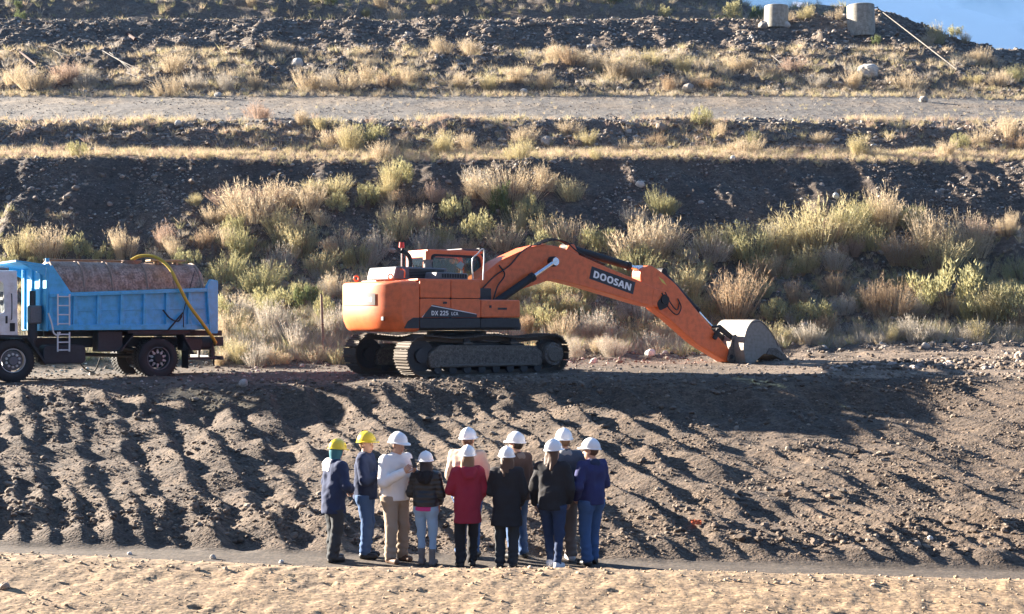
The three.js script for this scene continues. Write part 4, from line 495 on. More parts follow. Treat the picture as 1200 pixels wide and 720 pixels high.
function person(o) {
  const g = thing('person', o.label, 'person', 'people in hard hats on the path'), S = o.h * 0.975 / 1.75, B = o.build || 1, fem = o.fem ? 1 : 0, r = rng(o.seed);
  const tone = o.skin || [0.50, 0.30, 0.21];
  const sw = (0.185 - 0.02 * fem) * B, hw = 0.092 * B, st = o.stance || [0.1, 0.1, 0, 0]; // half foot spacing left, right; forward shift left, right
  const lean = o.lean || 0;
  const hipL = [hw, 0.92, 0], hipR = [-hw, 0.92, 0], knL = [lerp(hw, st[0], 0.5) + 0.005, 0.5, st[2] * 0.5 + 0.025], knR = [-lerp(hw, st[1], 0.5) - 0.005, 0.5, st[3] * 0.5 + 0.025], anL = [st[0], 0.085, st[2] - 0.03], anR = [-st[1], 0.085, st[3] - 0.03];
  const shL = [sw, 1.42, lean], shR = [-sw, 1.42, lean], mir = (p) => [-p[0], p[1], p[2]], ad = (p) => [p[0] * B * (1 - 0.06 * fem), p[1], p[2] + lean * 0.8];
  const elL = ad(ARMS[o.arms[0]][0]), wrL = ad(ARMS[o.arms[0]][1]), elR = mir(ad(ARMS[o.arms[1]][0])), wrR = mir(ad(ARMS[o.arms[1]][1]));
  const chest = [0, 1.29, 0.0 + lean * 0.7], neck = [0, 1.46, -0.005 + lean], headC = [0, 1.625, 0.022 + lean];
  // ---- the body: one continuous figure
  const bodyF = blend([cone([0, 0.96, 0], [0, 1.2, lean * 0.4], 0.085 * B, 0.08 * B), cone([0.06 * B, 1.2, lean * 0.5], [0.07 * B, 1.36, lean], 0.07, 0.065), cone([-0.06 * B, 1.2, lean * 0.5], [-0.07 * B, 1.36, lean], 0.07, 0.065), cone(neck, [0, 1.58, 0.01 + lean], 0.058, 0.055), cone(shL, elL, 0.05, 0.04), cone(elL, wrL, 0.038, 0.026), cone(shR, elR, 0.05, 0.04), cone(elR, wrR, 0.038, 0.026), cone(hipL, knL, 0.085, 0.055), cone(knL, anL, 0.05, 0.036), cone(hipR, knR, 0.085, 0.055), cone(knR, anR, 0.05, 0.036), cone(anL, [anL[0], 0.03, anL[2] + 0.16], 0.035, 0.025), cone(anR, [anR[0], 0.03, anR[2] + 0.16], 0.035, 0.025)], 0.035);
  const trunk = surface((x, y, z) => Math.max(bodyF(x, y, z), y - 1.555), [-0.42 * B, -0.02, -0.34], [0.42 * B, 1.58, 0.42], 0.019);
  const yaw = o.look || 0, cy = Math.cos(yaw), sy = Math.sin(yaw), nod = o.nod || 0, cn = Math.cos(nod), sn = Math.sin(nod);
  const turn = (f) => (x, y, z) => { let a = x - headC[0], b = y - 1.5, c = z - headC[2] + 0.02; const a2 = cy * a - sy * c, c1 = sy * a + cy * c; const b2 = cn * b + sn * c1, c2 = cn * c1 - sn * b; return f(a2, b2 - 0.125, c2 - 0.02); };
  const skull = blend([oval([0, 0.025, -0.012], [0.074, 0.093, 0.092]), oval([0, -0.045, 0.022], [0.056, 0.072, 0.066]), cone([0, -0.1, 0.05], [0, -0.085, 0.058], 0.022, 0.024)], 0.03), nose = blend([cone([0, 0.012, 0.083], [0, -0.03, 0.106], 0.009, 0.014), cone([-0.012, -0.034, 0.094], [0.012, -0.034, 0.094], 0.009, 0.009)], 0.01), lips = oval([0, -0.066, 0.084], [0.025, 0.009, 0.013]), brow = cone([-0.036, 0.03, 0.075], [0.036, 0.03, 0.075], 0.012, 0.012), earL = oval([0.077, 0.0, -0.008], [0.011, 0.032, 0.02]), earR = oval([-0.077, 0.0, -0.008], [0.011, 0.032, 0.02]), eyeL = oval([0.031, 0.006, 0.084], [0.017, 0.010, 0.012]), eyeR = oval([-0.031, 0.006, 0.084], [0.017, 0.010, 0.012]), neckF = cone([0, -0.2, -0.035], [0, -0.06, -0.012], 0.058, 0.054);
  const headF = (x, y, z) => { let d = smin(skull(x, y, z), brow(x, y, z), 0.02); d = smin(d, nose(x, y, z), 0.012); d = smin(d, lips(x, y, z), 0.008); d = Math.max(d, -Math.min(eyeL(x, y, z), eyeR(x, y, z)) - 0.002); d = smin(d, Math.min(oval([0.031, 0.006, 0.076], [0.013, 0.013, 0.013])(x, y, z), oval([-0.031, 0.006, 0.076], [0.013, 0.013, 0.013])(x, y, z)), 0.003); d = smin(d, Math.min(earL(x, y, z), earR(x, y, z)), 0.012); return smin(d, neckF(x, y, z), 0.02); };
  const hd = surface(headF, [-0.1, -0.2, -0.12], [0.1, 0.13, 0.135], 0.0068);
  tint(hd, (x, y, z) => { const ex = Math.abs(x) - 0.031, ey = y - 0.006; if (z > 0.07 && ex * ex + ey * ey * 2 < 0.00012) return Math.abs(ex) < 0.005 ? [0.04, 0.025, 0.02] : [0.7, 0.66, 0.62]; if (z > 0.06 && Math.abs(y - 0.032) < 0.007 && Math.abs(x) > 0.012 && Math.abs(x) < 0.055) return [0.07, 0.045, 0.03]; if (z > 0.08 && Math.abs(y + 0.066) < 0.009 && Math.abs(x) < 0.026) return [tone[0] * 0.82, tone[1] * 0.55, tone[2] * 0.55]; return tone; });
  const putHead = (q) => { q.translate(0, 0.125, 0.02).rotateX(nod).rotateY(yaw).translate(headC[0], 1.5, headC[2] - 0.02); return q; }; putHead(hd);
  tint(trunk, () => tone);
  const hands = [[wrL, elL, 1], [wrR, elR, -1]].map(([w, e, s], i) => { const dir = [w[0] - e[0], w[1] - e[1], w[2] - e[2]]; const pose = o.arms[i], nrm = pose === 'down' ? [-s, 0, 0.25] : pose === 'pocket' ? [-s, 0, 0.2] : pose === 'back' ? [0, 0.3, 0.7] : pose === 'chest' ? [-s * 0.9, 0.2, -0.2] : [-s * 0.3, -0.3, -0.8]; return tint(hand(w, pose === 'chest' ? [dir[0] * 0.3, dir[1] + 0.06, dir[2]] : dir, nrm, pose === 'down' ? 0.55 : 0.9, s), () => tone); });
  const body = new THREE.Mesh(join([trunk, hd, ...hands]), skinMat); body.name = 'body'; g.add(body);
  // ---- clothes
  const wr = (x, y, z, k) => k * (0.007 * noise(x * 13 + o.seed, y * 9 + z * 7) + 0.010 * noise(y * 7 + z * 5 + x * 4 - o.seed, x * 6 - y * 3) + 0.005 * noise(y * 22 + x * 14, z * 16 + o.seed));
  const jk = o.jacket, J = jk.thick || 0.024, hem = jk.hem, flare = jk.flare || 0;
  const torso = [cone([0.035, hem + 0.02, 0], [0.035, 1.06, lean * 0.2], 0.135 * B + flare, 0.118 * B), cone([-0.035, hem + 0.02, 0], [-0.035, 1.06, lean * 0.2], 0.135 * B + flare, 0.118 * B), cone([0.07 * B, 1.02, lean * 0.2], [0.085 * B, 1.33, lean * 0.9], 0.098 + 0.012 * (B - 1) * 10 * 0.5, 0.1), cone([-0.07 * B, 1.02, lean * 0.2], [-0.085 * B, 1.33, lean * 0.9], 0.098 + 0.012 * (B - 1) * 5, 0.1), cone([0, 1.36, lean], [0, 1.45, lean - 0.005], 0.085, 0.06), cone([sw * 0.72, 1.405, lean], [-sw * 0.72, 1.405, lean], 0.066, 0.066)];
  if (fem) torso.push(oval([0, 1.25, 0.075 + lean], [0.12, 0.08, 0.06]));
  const sleeves = [cone(shL, elL, 0.06, 0.048), cone(elL, va(elL, wrL, 0.93), 0.048, 0.036), cone(shR, elR, 0.06, 0.048), cone(elR, va(elR, wrR, 0.93), 0.048, 0.036)];
  const tf = blend(torso, 0.06), sf = sleeves;
  const jf = (x, y, z) => { let d = tf(x, y, z); for (const q of sf) d = smin(d, q(x, y, z), 0.028); d -= J + wr(x, y, z, jk.puff ? 0.6 : 1.7); if (jk.puff) d -= 0.011 * Math.abs(Math.sin(y * 42)) - 0.004; return Math.max(d, hem - y + 0.006 * noise(x * 8, z * 8)); };
  const jm = new THREE.Mesh(uvBox(surface(jf, [-0.47 * B, hem - 0.03, -0.36], [0.47 * B, 1.56, 0.42], 0.0165)), jk.mat); jm.name = jk.name || 'jacket'; g.add(jm);
  if (jk.collar) { const m = new THREE.Mesh(uvBox(surface(blend([cone([0.03, 1.45, lean - 0.035], [-0.03, 1.45, lean - 0.035], 0.075, 0.075), cone([0.045, 1.47, lean + 0.03], [-0.045, 1.47, lean + 0.03], 0.035, 0.035)], 0.03), [-0.16, 1.36, lean - 0.16], [0.16, 1.56, lean + 0.12], 0.012)), jk.collar); m.name = 'collar'; jm.add(m); }
  if (jk.hood) { const m = new THREE.Mesh(uvBox(surface((x, y, z) => blend([cone([0.08, 1.44, lean - 0.085], [-0.08, 1.44, lean - 0.085], 0.055, 0.055), cone([0.04, 1.36, lean - 0.12], [-0.04, 1.36, lean - 0.12], 0.055, 0.055), cone([0.11, 1.45, lean + 0.01], [0.05, 1.4, lean - 0.1], 0.04, 0.05), cone([-0.11, 1.45, lean + 0.01], [-0.05, 1.4, lean - 0.1], 0.04, 0.05)], 0.05)(x, y, z) - wr(x, y, z, jk.fur ? 3 : 1) - (jk.fur ? 0.012 * noise(x * 60, y * 60 + z * 40) + 0.012 : 0), [-0.24, 1.24, lean - 0.26], [0.24, 1.56, lean + 0.1], 0.0125)), jk.hood); m.name = 'hood'; jm.add(m); }
  if (jk.yoke) { const m = new THREE.Mesh(uvBox(surface((x, y, z) => Math.max(jf(x, y, z) - 0.006, 1.33 + 0.25 * Math.max(0, -x) - y, -0.05 - x), [-0.3, 1.2, -0.25], [0.34 * B, 1.56, 0.25], 0.0155)), jk.yoke); m.name = 'shoulder_panel'; jm.add(m); }
  if (o.under) { const m = new THREE.Mesh(uvBox(surface((x, y, z) => Math.max(blend([cone([0.035, o.under.hem, 0], [0.03, 1.1, 0], 0.135 * B, 0.118 * B), cone([-0.035, o.under.hem, 0], [-0.03, 1.1, 0], 0.135 * B, 0.118 * B)], 0.04)(x, y, z) - 0.012, o.under.hem - y), [-0.25, o.under.hem - 0.03, -0.22], [0.25, hem + 0.1, 0.24], 0.014)), o.under.mat); m.name = 'shirt'; g.add(m); }
  const T = o.trousers, tl = T.thick || 0.016, legF = blend([cone([0.05 * B, 1.0, 0], [hipL[0], 0.88, -0.005], 0.1 * B, 0.1 * B), cone([-0.05 * B, 1.0, 0], [hipR[0], 0.88, -0.005], 0.1 * B, 0.1 * B)], 0.05), lL = blend([cone(hipL, knL, 0.092 * B, 0.06), cone(knL, [anL[0], 0.1, anL[2]], T.slim ? 0.052 : 0.06, T.slim ? 0.04 : 0.056)], 0.03), lR = blend([cone(hipR, knR, 0.092 * B, 0.06), cone(knR, [anR[0], 0.1, anR[2]], T.slim ? 0.052 : 0.06, T.slim ? 0.04 : 0.056)], 0.03);
  const legs = new THREE.Mesh(uvBox(surface((x, y, z) => { const a = Math.min(lL(x, y, z), lR(x, y, z)); const fold = y < 0.3 ? 0.006 * Math.sin(y * 70 + 4 * noise(x * 9, z * 9)) : 0; return Math.max(smin(a, legF(x, y, z), 0.05) - tl - wr(x, y, z, 1.6) - fold, (T.end || 0.045) - y, y - (hem + 0.07)); }, [-0.36, 0.0, -0.27], [0.36, 1.1, 0.3], 0.0165)), T.mat); legs.name = 'trousers'; g.add(legs);
  for (const a of [anL, anR]) { const sh = blend([cone([a[0], 0.045, a[2] - 0.035], [a[0] + Math.sign(a[0]) * 0.012, 0.042, a[2] + 0.16], 0.044, 0.04), cone([a[0], 0.06, a[2] - 0.01], [a[0], o.boots ? 0.26 : 0.11, a[2]], 0.045, 0.05)], 0.03); const m = new THREE.Mesh(uvBox(surface((x, y, z) => Math.max(sh(x, y, z) - 0.004, -0.0 - y, y - (o.boots ? 0.27 : 0.12)), [a[0] - 0.1, -0.02, a[2] - 0.12], [a[0] + 0.1, 0.3, a[2] + 0.24], 0.011)), o.shoes); m.name = o.boots ? 'boot' : 'shoe'; g.add(m); }
  // ---- hair and hard hat follow the head
  const hairF = (x, y, z) => { let d = oval([0, 0.02, -0.02], [0.082, 0.1, 0.098])(x, y, z); if (o.hair.long) { for (const q of [-0.042, 0, 0.042]) d = smin(d, cone([q, -0.05, -0.06], [q * 1.35, -0.19 - o.hair.long + 0.03 * Math.sin(q * 90 + o.seed), -0.12], 0.045, 0.022)(x, y, z), 0.03); d = smin(d, Math.min(cone([0.06, -0.02, -0.04], [0.075, -0.16, -0.06], 0.03, 0.03)(x, y, z), cone([-0.06, -0.02, -0.04], [-0.075, -0.16, -0.06], 0.03, 0.03)(x, y, z)), 0.04); d -= 0.009 * noise(x * 60, y * 8) + 0.004 * noise(x * 140, y * 14) + 0.003; } else d = Math.max(d, -0.07 - y); return Math.max(d, z - (y > 0.05 ? 0.09 : 0.015)); };
  const hair = new THREE.Mesh(uvBox(putHead(surface(hairF, [-0.14, -0.3 - (o.hair.long || 0), -0.24], [0.14, 0.14, 0.11], 0.0105))), o.hair.mat); hair.name = 'hair'; g.add(hair);
  const hat = new THREE.Mesh(flat(putHead(hardHat().rotateX(-0.06).translate(0, 0.052, -0.004))), o.hat); hat.name = 'hard_hat'; g.add(hat);
  if (o.cowl) { const m = new THREE.Mesh(uvBox(putHead(surface((x, y, z) => Math.max(Math.min(blend([oval([0, 0.0, -0.022], [0.094, 0.105, 0.104]), cone([0, -0.06, -0.03], [0, -0.17, -0.03], 0.07, 0.085)], 0.05)(x, y, z)), z - 0.055 + 0.3 * Math.max(0, -y - 0.08), y - 0.06), [-0.15, -0.28, -0.16], [0.15, 0.1, 0.1], 0.011))), o.cowl); m.name = 'hood'; g.add(m); }
  if (o.phone) { const m = part('phone', bx(0.07, 0.14, 0.012, 0, 1.4, 0.4 + lean, 0.004, -0.5, 0, 0), black, null); tag(m, 'dark phone held by the person in the white jacket', 'phone'); m.scale.setScalar(S); m.name = 'phone'; g.userData.item = m; }
  g.scale.setScalar(S); const X = (o.px - 600) / FOCAL * o.D; g.position.set(X, ground(X, o.D) - 0.004, CAMZ - o.D); g.rotation.y = o.face;
  if (g.userData.item) { const m = g.userData.item; delete g.userData.item; m.position.copy(g.position); m.rotation.y = o.face; top(m); }
  return top(g);
}
const hatWhite = new THREE.MeshPhysicalMaterial({ color: rgb(0.82, 0.82, 0.82), roughness: 0.35, clearcoat: 0.4 }), hatYellow = new THREE.MeshPhysicalMaterial({ color: rgb(0.86, 0.62, 0.02), roughness: 0.35, clearcoat: 0.4 });
const hairBrown = std(rgb(0.09, 0.05, 0.03), { roughness: 0.6 }), hairDark = std(rgb(0.03, 0.022, 0.018), { roughness: 0.6 }), hairFair = std(rgb(0.22, 0.13, 0.07), { roughness: 0.6 });
const navy = fabric(rgb(0.022, 0.035, 0.085)), blackCloth = fabric(rgb(0.022, 0.021, 0.024)), denim = fabric(rgb(0.055, 0.115, 0.25)), lightDenim = fabric(rgb(0.33, 0.47, 0.62)), darkDenim = fabric(rgb(0.03, 0.05, 0.11)), charcoal = fabric(rgb(0.04, 0.045, 0.05)), khaki = fabric(rgb(0.38, 0.29, 0.21)), cream = fabric(rgb(0.84, 0.81, 0.78)), beige = fabric(rgb(0.62, 0.50, 0.38)), crimson = fabric(rgb(0.30, 0.022, 0.045)), slate = fabric(rgb(0.06, 0.085, 0.12)), taupe = fabric(rgb(0.22, 0.18, 0.155)), brownCloth = fabric(rgb(0.1, 0.06, 0.045)), puffer = std(rgb(0.018, 0.018, 0.02), { roughness: 0.28 }), teal = fabric(rgb(0.04, 0.16, 0.2)), pinkCloth = fabric(rgb(0.6, 0.06, 0.25)), furBlack = std(rgb(0.018, 0.015, 0.015), { roughness: 1 }), leatherBlack = std(rgb(0.02, 0.02, 0.02), { roughness: 0.5 }), leatherBrown = std(rgb(0.14, 0.08, 0.05), { roughness: 0.6 }), suedeGrey = std(rgb(0.2, 0.18, 0.17), { roughness: 0.9 }), sneaker = std(rgb(0.75, 0.74, 0.74), { roughness: 0.6 });
const short = { mat: hairDark };
const PEOPLE = [
  { seed: 1, label: 'person in navy jacket with white shoulder, yellow hard hat and black trousers', px: 391, D: 19.95, h: 1.68, face: R(128), look: 0.1, arms: ['clasp', 'clasp'], build: 1.03, lean: 0.025, nod: 0.15, stance: [0.12, 0.09, 0.08, -0.04], jacket: { mat: navy, hem: 0.72, thick: 0.026, collar: navy, yoke: cream }, trousers: { mat: charcoal, thick: 0.028 }, shoes: leatherBlack, hair: short, hat: hatYellow, cowl: teal },
  { seed: 2, label: 'person in navy jacket and blue jeans under a yellow hard hat', px: 428, D: 20.3, h: 1.76, face: R(80), look: -0.25, arms: ['crossed', 'crossed'], stance: [0.09, 0.1, 0.02, 0.05], jacket: { mat: navy, hem: 0.85, thick: 0.028, collar: navy }, trousers: { mat: denim, thick: 0.018 }, shoes: leatherBlack, hair: { mat: hairFair }, hat: hatYellow, skin: [0.6, 0.36, 0.25] },
  { seed: 3, label: 'person in white jacket and khaki trousers holding a phone at the chest', px: 463, D: 20.05, h: 1.79, face: R(42), look: 0.25, nod: 0.14, lean: 0.015, arms: ['chest', 'chest'], build: 1.02, stance: [0.13, 0.14, 0.02, 0.1], jacket: { mat: cream, hem: 0.86, thick: 0.026, hood: cream }, trousers: { mat: khaki, thick: 0.026 }, shoes: leatherBrown, hair: short, hat: hatWhite, phone: true },
  { seed: 4, label: 'person in shiny black puffer jacket with light blue jeans and grey boots', px: 499, D: 19.85, h: 1.55, face: R(168), look: 0.35, arms: ['clasp', 'low'], fem: true, build: 1.0, stance: [0.07, 0.12, 0.05, -0.02], jacket: { mat: puffer, hem: 0.94, thick: 0.026, puff: true, hood: furBlack, fur: true }, under: { mat: pinkCloth, hem: 0.87 }, trousers: { mat: lightDenim, slim: true, thick: 0.01, end: 0.2 }, shoes: suedeGrey, boots: true, hair: { mat: hairDark, long: 0.0001 }, hat: hatWhite },
  { seed: 5, label: 'person in beige jacket and blue jeans half hidden behind the crimson jacket', px: 548, D: 20.5, h: 1.82, face: R(160), arms: ['low', 'clasp'], build: 1.06, jacket: { mat: beige, hem: 0.82, thick: 0.026, collar: beige }, trousers: { mat: denim, thick: 0.02 }, shoes: leatherBlack, hair: { mat: hairBrown }, hat: hatWhite },
  { seed: 6, label: 'person in crimson hooded jacket with black trousers, seen from behind', px: 548, D: 19.8, h: 1.65, face: R(194), look: -0.3, arms: ['clasp', 'low'], fem: true, build: 1.04, stance: [0.12, 0.07, -0.03, 0.06], jacket: { mat: crimson, hem: 0.66, thick: 0.026, hood: crimson, flare: 0.008 }, trousers: { mat: blackCloth, thick: 0.02 }, shoes: leatherBlack, hair: { mat: hairFair, long: 0.08 }, hat: hatWhite },
  { seed: 7, label: 'person in long black coat, black trousers and boots, seen from behind', px: 594, D: 19.8, h: 1.65, face: R(172), look: 0.3, arms: ['clasp', 'low'], fem: true, build: 1.04, stance: [0.1, 0.09, 0, 0.02], jacket: { mat: blackCloth, hem: 0.63, thick: 0.026, flare: 0.035, collar: blackCloth }, trousers: { mat: charcoal, thick: 0.018 }, shoes: leatherBlack, boots: true, hair: { mat: hairBrown, long: 0.02 }, hat: hatWhite },
  { seed: 8, label: 'person in brown jacket and blue jeans behind the long black coat', px: 606, D: 20.5, h: 1.78, face: R(225), look: 0.2, arms: ['clasp', 'clasp'], jacket: { mat: brownCloth, hem: 0.84, thick: 0.028, collar: taupe }, trousers: { mat: denim, thick: 0.02 }, shoes: leatherBlack, hair: short, hat: hatWhite },
  { seed: 9, label: 'person in black jacket, dark blue jeans and white sneakers, arm hanging', px: 647, D: 19.85, h: 1.75, face: R(158), look: -0.35, arms: ['down', 'low'], fem: true, build: 1.06, lean: 0.02, stance: [0.06, 0.13, 0.12, -0.1], jacket: { mat: blackCloth, hem: 0.83, thick: 0.028, collar: blackCloth }, trousers: { mat: darkDenim, thick: 0.014, slim: true }, shoes: sneaker, hair: { mat: hairBrown, long: 0.01 }, hat: hatWhite },
  { seed: 10, label: 'person in slate jacket and taupe trousers behind the black jacket', px: 661, D: 20.45, h: 1.86, face: R(200), look: -0.3, arms: ['clasp', 'pocket'], build: 1.05, stance: [0.1, 0.09, 0.02, 0], jacket: { mat: slate, hem: 0.84, thick: 0.03, collar: fabric(rgb(0.3, 0.31, 0.3)) }, trousers: { mat: taupe, thick: 0.024 }, shoes: sneaker, hair: { mat: hairFair }, hat: hatWhite },
  { seed: 11, label: 'person in navy sweater and blue jeans, rightmost of the group', px: 693, D: 20.15, h: 1.75, face: R(218), look: 0.55, arms: ['pocket', 'clasp'], build: 1.03, lean: -0.015, stance: [0.13, 0.08, -0.03, 0.08], jacket: { mat: fabric(rgb(0.03, 0.035, 0.12)), name: 'sweater', hem: 0.87, thick: 0.024, collar: navy }, trousers: { mat: denim, thick: 0.022 }, shoes: leatherBlack, hair: { mat: hairBrown }, hat: hatWhite, skin: [0.58, 0.33, 0.22] },
];
for (const p of PEOPLE) person({ ...p, D: p.D - 0.17 });

// ------------------------------------------------------------------ odds and ends of the hillside
const concrete = std(rgb(0.47, 0.45, 0.385), { roughness: 0.9, map: rep(grainMap, 3), bumpMap: rep(grainMap, 2), bumpScale: 0.003 });
function ringAt(px, pyBase, hpx, wpx, label, open) { const a = hit(px, pyBase), h = hpx / FOCAL * a.D, R0 = wpx / 2 / FOCAL * a.D; const g = thing('concrete_ring', label, 'concrete ring', 'concrete rings on the crest'); const pr = [[R0, -0.3], [R0, h - 0.02], [R0 - 0.02, h], [R0 - 0.12, h], [R0 - 0.13, h - 0.02], [R0 - 0.13, -0.3]].map(([x, y]) => new THREE.Vector2(x, y)); const m = part('wall', new THREE.LatheGeometry(pr, 40), concrete, g); part('rim', new THREE.TorusGeometry(R0 - 0.06, 0.025, 8, 40).rotateX(Math.PI / 2).translate(0, h - 0.004, 0), concrete, g); g.position.copy(a.p); g.rotation.z = open; return top(g); }
ringAt(1010, 37, 31, 32, 'tall pale concrete ring beside the leaning pole', 0.02);
ringAt(910, 27, 20, 28, 'low white concrete ring beside the golden clumps', -0.03);
function line3(name, label, cat, a, b, r0, r1, mat, bits) { const g = part(name, [rod(a, b, r0, r1, 10), ...(bits || [])], mat, null); tag(g, label, cat); return top(g); }
const bleached = std(rgb(0.27, 0.245, 0.215), { roughness: 0.9, map: grainMap }), rustIron = std(rgb(0.16, 0.055, 0.035), { roughness: 0.9, map: rep(rustMap, 2) });
{ const a = hit(1150, 103).p, t = hit(1010, 34); const b = V((1028 - 600) / FOCAL * (t.D - 0.9), EYE + (HORIZON - 8) / FOCAL * (t.D - 0.9), CAMZ - t.D + 0.9); line3('leaning_pole', 'long grey pole leaning from the slope to the concrete ring', 'pole', a.clone().add(V(0, 0.02, 0)), b, 0.036, 0.028, bleached, [rod(b.clone().add(V(-0.12, -0.03, 0)), b.clone().add(V(0.1, 0.02, 0)), 0.03)]);
  const c = hit(1078, 88).p, d = hit(1066, 72).p.add(V(0, 0.15, 0)); line3('broken_stick', 'short grey stick on the rubble below the leaning pole', 'stick', c, d, 0.03, 0.02, bleached); }
{ const a = hit(379, 421).p, top2 = V(a.x - 0.06, a.y + 76 / FOCAL * (CAMZ - a.z), a.z); const g = thing('fence_post', 'thin wooden post standing alone left of the excavator', 'post'); part('post', rod(V(0, -0.3, 0), top2.clone().sub(a), 0.045, 0.036, 10), std(rgb(0.33, 0.26, 0.2), { map: grainMap, roughness: 0.95 }), g); part('wire_tie', new THREE.TorusGeometry(0.045, 0.008, 6, 16).rotateX(Math.PI / 2).translate(-0.03, 1.0, 0), rustIron, g); g.position.copy(a); top(g); }
line3('rusty_beam', 'rusty brown beam lying on the shaded rubble top left', 'beam', hit(120, 22).p.add(V(0, 0.06, 0)), hit(158, 48).p.add(V(0, 0.1, 0)), 0.11, 0.11, rustIron);
line3('rusty_beam', 'short rusty rod among the bushes at far left', 'beam', hit(22, 62).p.add(V(0, 0.1, 0)), hit(42, 78).p.add(V(0, 0.1, 0)), 0.06, 0.06, rustIron);
line3('dead_stick', 'pale dead stick standing at the bank foot far right', 'stick', hit(1152, 396).p, hit(1152, 396).p.add(V(-0.18, 0.75, 0)), 0.03, 0.012, bleached);
{ let k = 0; for (const [x0, y0, x1, y1, l] of [[120, 64, 165, 92, 'longest pale dead branch among the top left bushes'], [128, 66, 152, 86, 'forked pale dead branch beside the longest one'], [148, 90, 182, 106, 'low pale dead branch below the top left bushes'], [905, 70, 919, 84, 'pale stick leaning on the upper rubble slope'], [60, 62, 76, 72, 'thick pale dead branch at the top left']]) { const a = hit(x0, y0).p.add(V(0, 0.22, 0.1)), b = hit(x1, y1).p.add(V(0, 0.12, 0.1)), m = a.clone().lerp(b, 0.5).add(V(0, 0.08, 0.05)); const g = part('dead_branch', [rod(a, m, 0.026, 0.02, 7), rod(m, b, 0.02, 0.009, 7), rod(m, b.clone().add(V(0.25, 0.2, 0.1)), 0.016, 0.006, 6), rod(a.clone().lerp(m, 0.6), a.clone().add(V(0.5, 0.25, 0.1)), 0.014, 0.005, 6)], bleached, null); tag(g, l, 'branch'); top(g); } }
{ const pipeAlong = (x0, x1, y, label) => { const pts = []; for (let i = 0; i <= 12; i++) { const h = hit(lerp(x0, x1, i / 12), y + 1.2 * Math.sin(i * 1.3)); pts.push([h.X, h.y + 0.05, CAMZ - h.D]); } const m = part('black_pipe', pipe(pts, 0.055, 60, 8), black, null); tag(m, label, 'pipe'); top(m); }; pipeAlong(-30, 62, 108, 'black pipe along the gravel track at far left'); pipeAlong(800, 896, 109, 'black pipe along the gravel track right of centre'); }
const rockMats = [std(rgb(0.72, 0.69, 0.63), { roughness: 0.9, map: rep(grainMap, 2) }), std(rgb(0.5, 0.45, 0.39), { roughness: 0.9, map: rep(grainMap, 2) }), std(rgb(0.42, 0.33, 0.25), { roughness: 0.9, map: rep(grainMap, 2) })];
const rockGeo = [3, 4, 5].map((s) => { const g = new THREE.IcosahedronGeometry(1, 3), p = g.attributes.position; for (let i = 0; i < p.count; i++) { const x = p.getX(i), y = p.getY(i), z = p.getZ(i), k = 1 + 0.35 * noise(x * 1.1 + s * 9, y * 1.1 + z * 0.8) + 0.12 * noise(z * 3 + s, x * 3 - y * 2); p.setXYZ(i, x * k, y * k * 0.8, z * k * 0.8); } g.computeVertexNormals(); return g; });
const rocks = [[348, 77, 17, 0, 'round white boulder on the upper slope right of the reddish bush'], [1083, 119, 12, 1, 'grey rounded stone lying on the gravel track at right'], [208, 146, 9, 0, 'white stone on the berm below the gravel track, left'], [255, 113, 9, 0, 'white stone at the upper edge of the gravel track, left'], [1018, 88, 24, 0, 'big white slab under the leaning pole'], [895, 32, 13, 1, 'square grey boulder just under the crest'], [923, 30, 8, 0, 'small white stone right of the square boulder'], [775, 152, 14, 2, 'tan boulder on the berm right of centre'], [640, 168, 14, 1, 'bluish grey boulder on the grassy shelf'], [614, 108, 8, 0, 'white stone on the track edge near the centre'], [726, 106, 8, 1, 'grey stone on the track edge right of centre'], [807, 105, 13, 1, 'flat grey stone beside the right black pipe'], [762, 417, 13, 0, 'pale stone on the platform below the boom'], [943, 383, 9, 0, 'white stone in the dry grass right of the bucket'], [696, 425, 9, 0, 'small pale stone on the platform right of the tracks'], [980, 231, 9, 0, 'white stone in the dark upper bank right of centre'], [859, 187, 8, 0, 'white stone at the lip of the big bank'], [750, 218, 11, 0, 'white stone beside the olive bush on the bank'], [1104, 226, 9, 1, 'grey stone in the dark bank near the right'], [1055, 325, 7, 0, 'small white stone between the bushes on the bank'], [1075, 640, 10, 2, 'brown stone at the foot of the embankment, right'], [1090, 632, 7, 0, 'pale stone on the embankment near the right'], [1085, 408, 10, 1, 'grey stone at the back of the platform, right'], [1125, 404, 14, 2, 'tan stone at the back of the platform, far right'], [152, 650, 6, 0, 'white pebble on the edge of the path, left'], [250, 655, 8, 1, 'grey stone on the edge of the path, left of the people'], [330, 660, 7, 0, 'white stone on the path edge left of the people'], [285, 452, 13, 1, 'grey stone in the shadow below the truck'], [6, 690, 13, 2, 'brown stone in the sandy berm at far left'], [108, 440, 8, 0, 'white stone under the truck'], [1196, 422, 16, 2, 'tan boulder at the right end of the spoil ridge']];
for (const [x, y, w, k, l] of rocks) { const a = hit(x, y), s = w / 2 / FOCAL * a.D; const m = new THREE.Mesh(rockGeo[(x + y) % 3], rockMats[k]); m.name = s * 2 > 0.35 ? 'boulder' : 'stone'; m.position.copy(a.p).add(V(0, s * 0.35, 0)); m.scale.setScalar(s * 1.05); m.rotation.set(x % 3 * 0.3, x * 0.7, y % 5 * 0.1); tag(m, l, s * 2 > 0.35 ? 'boulder' : 'stone'); top(m); }
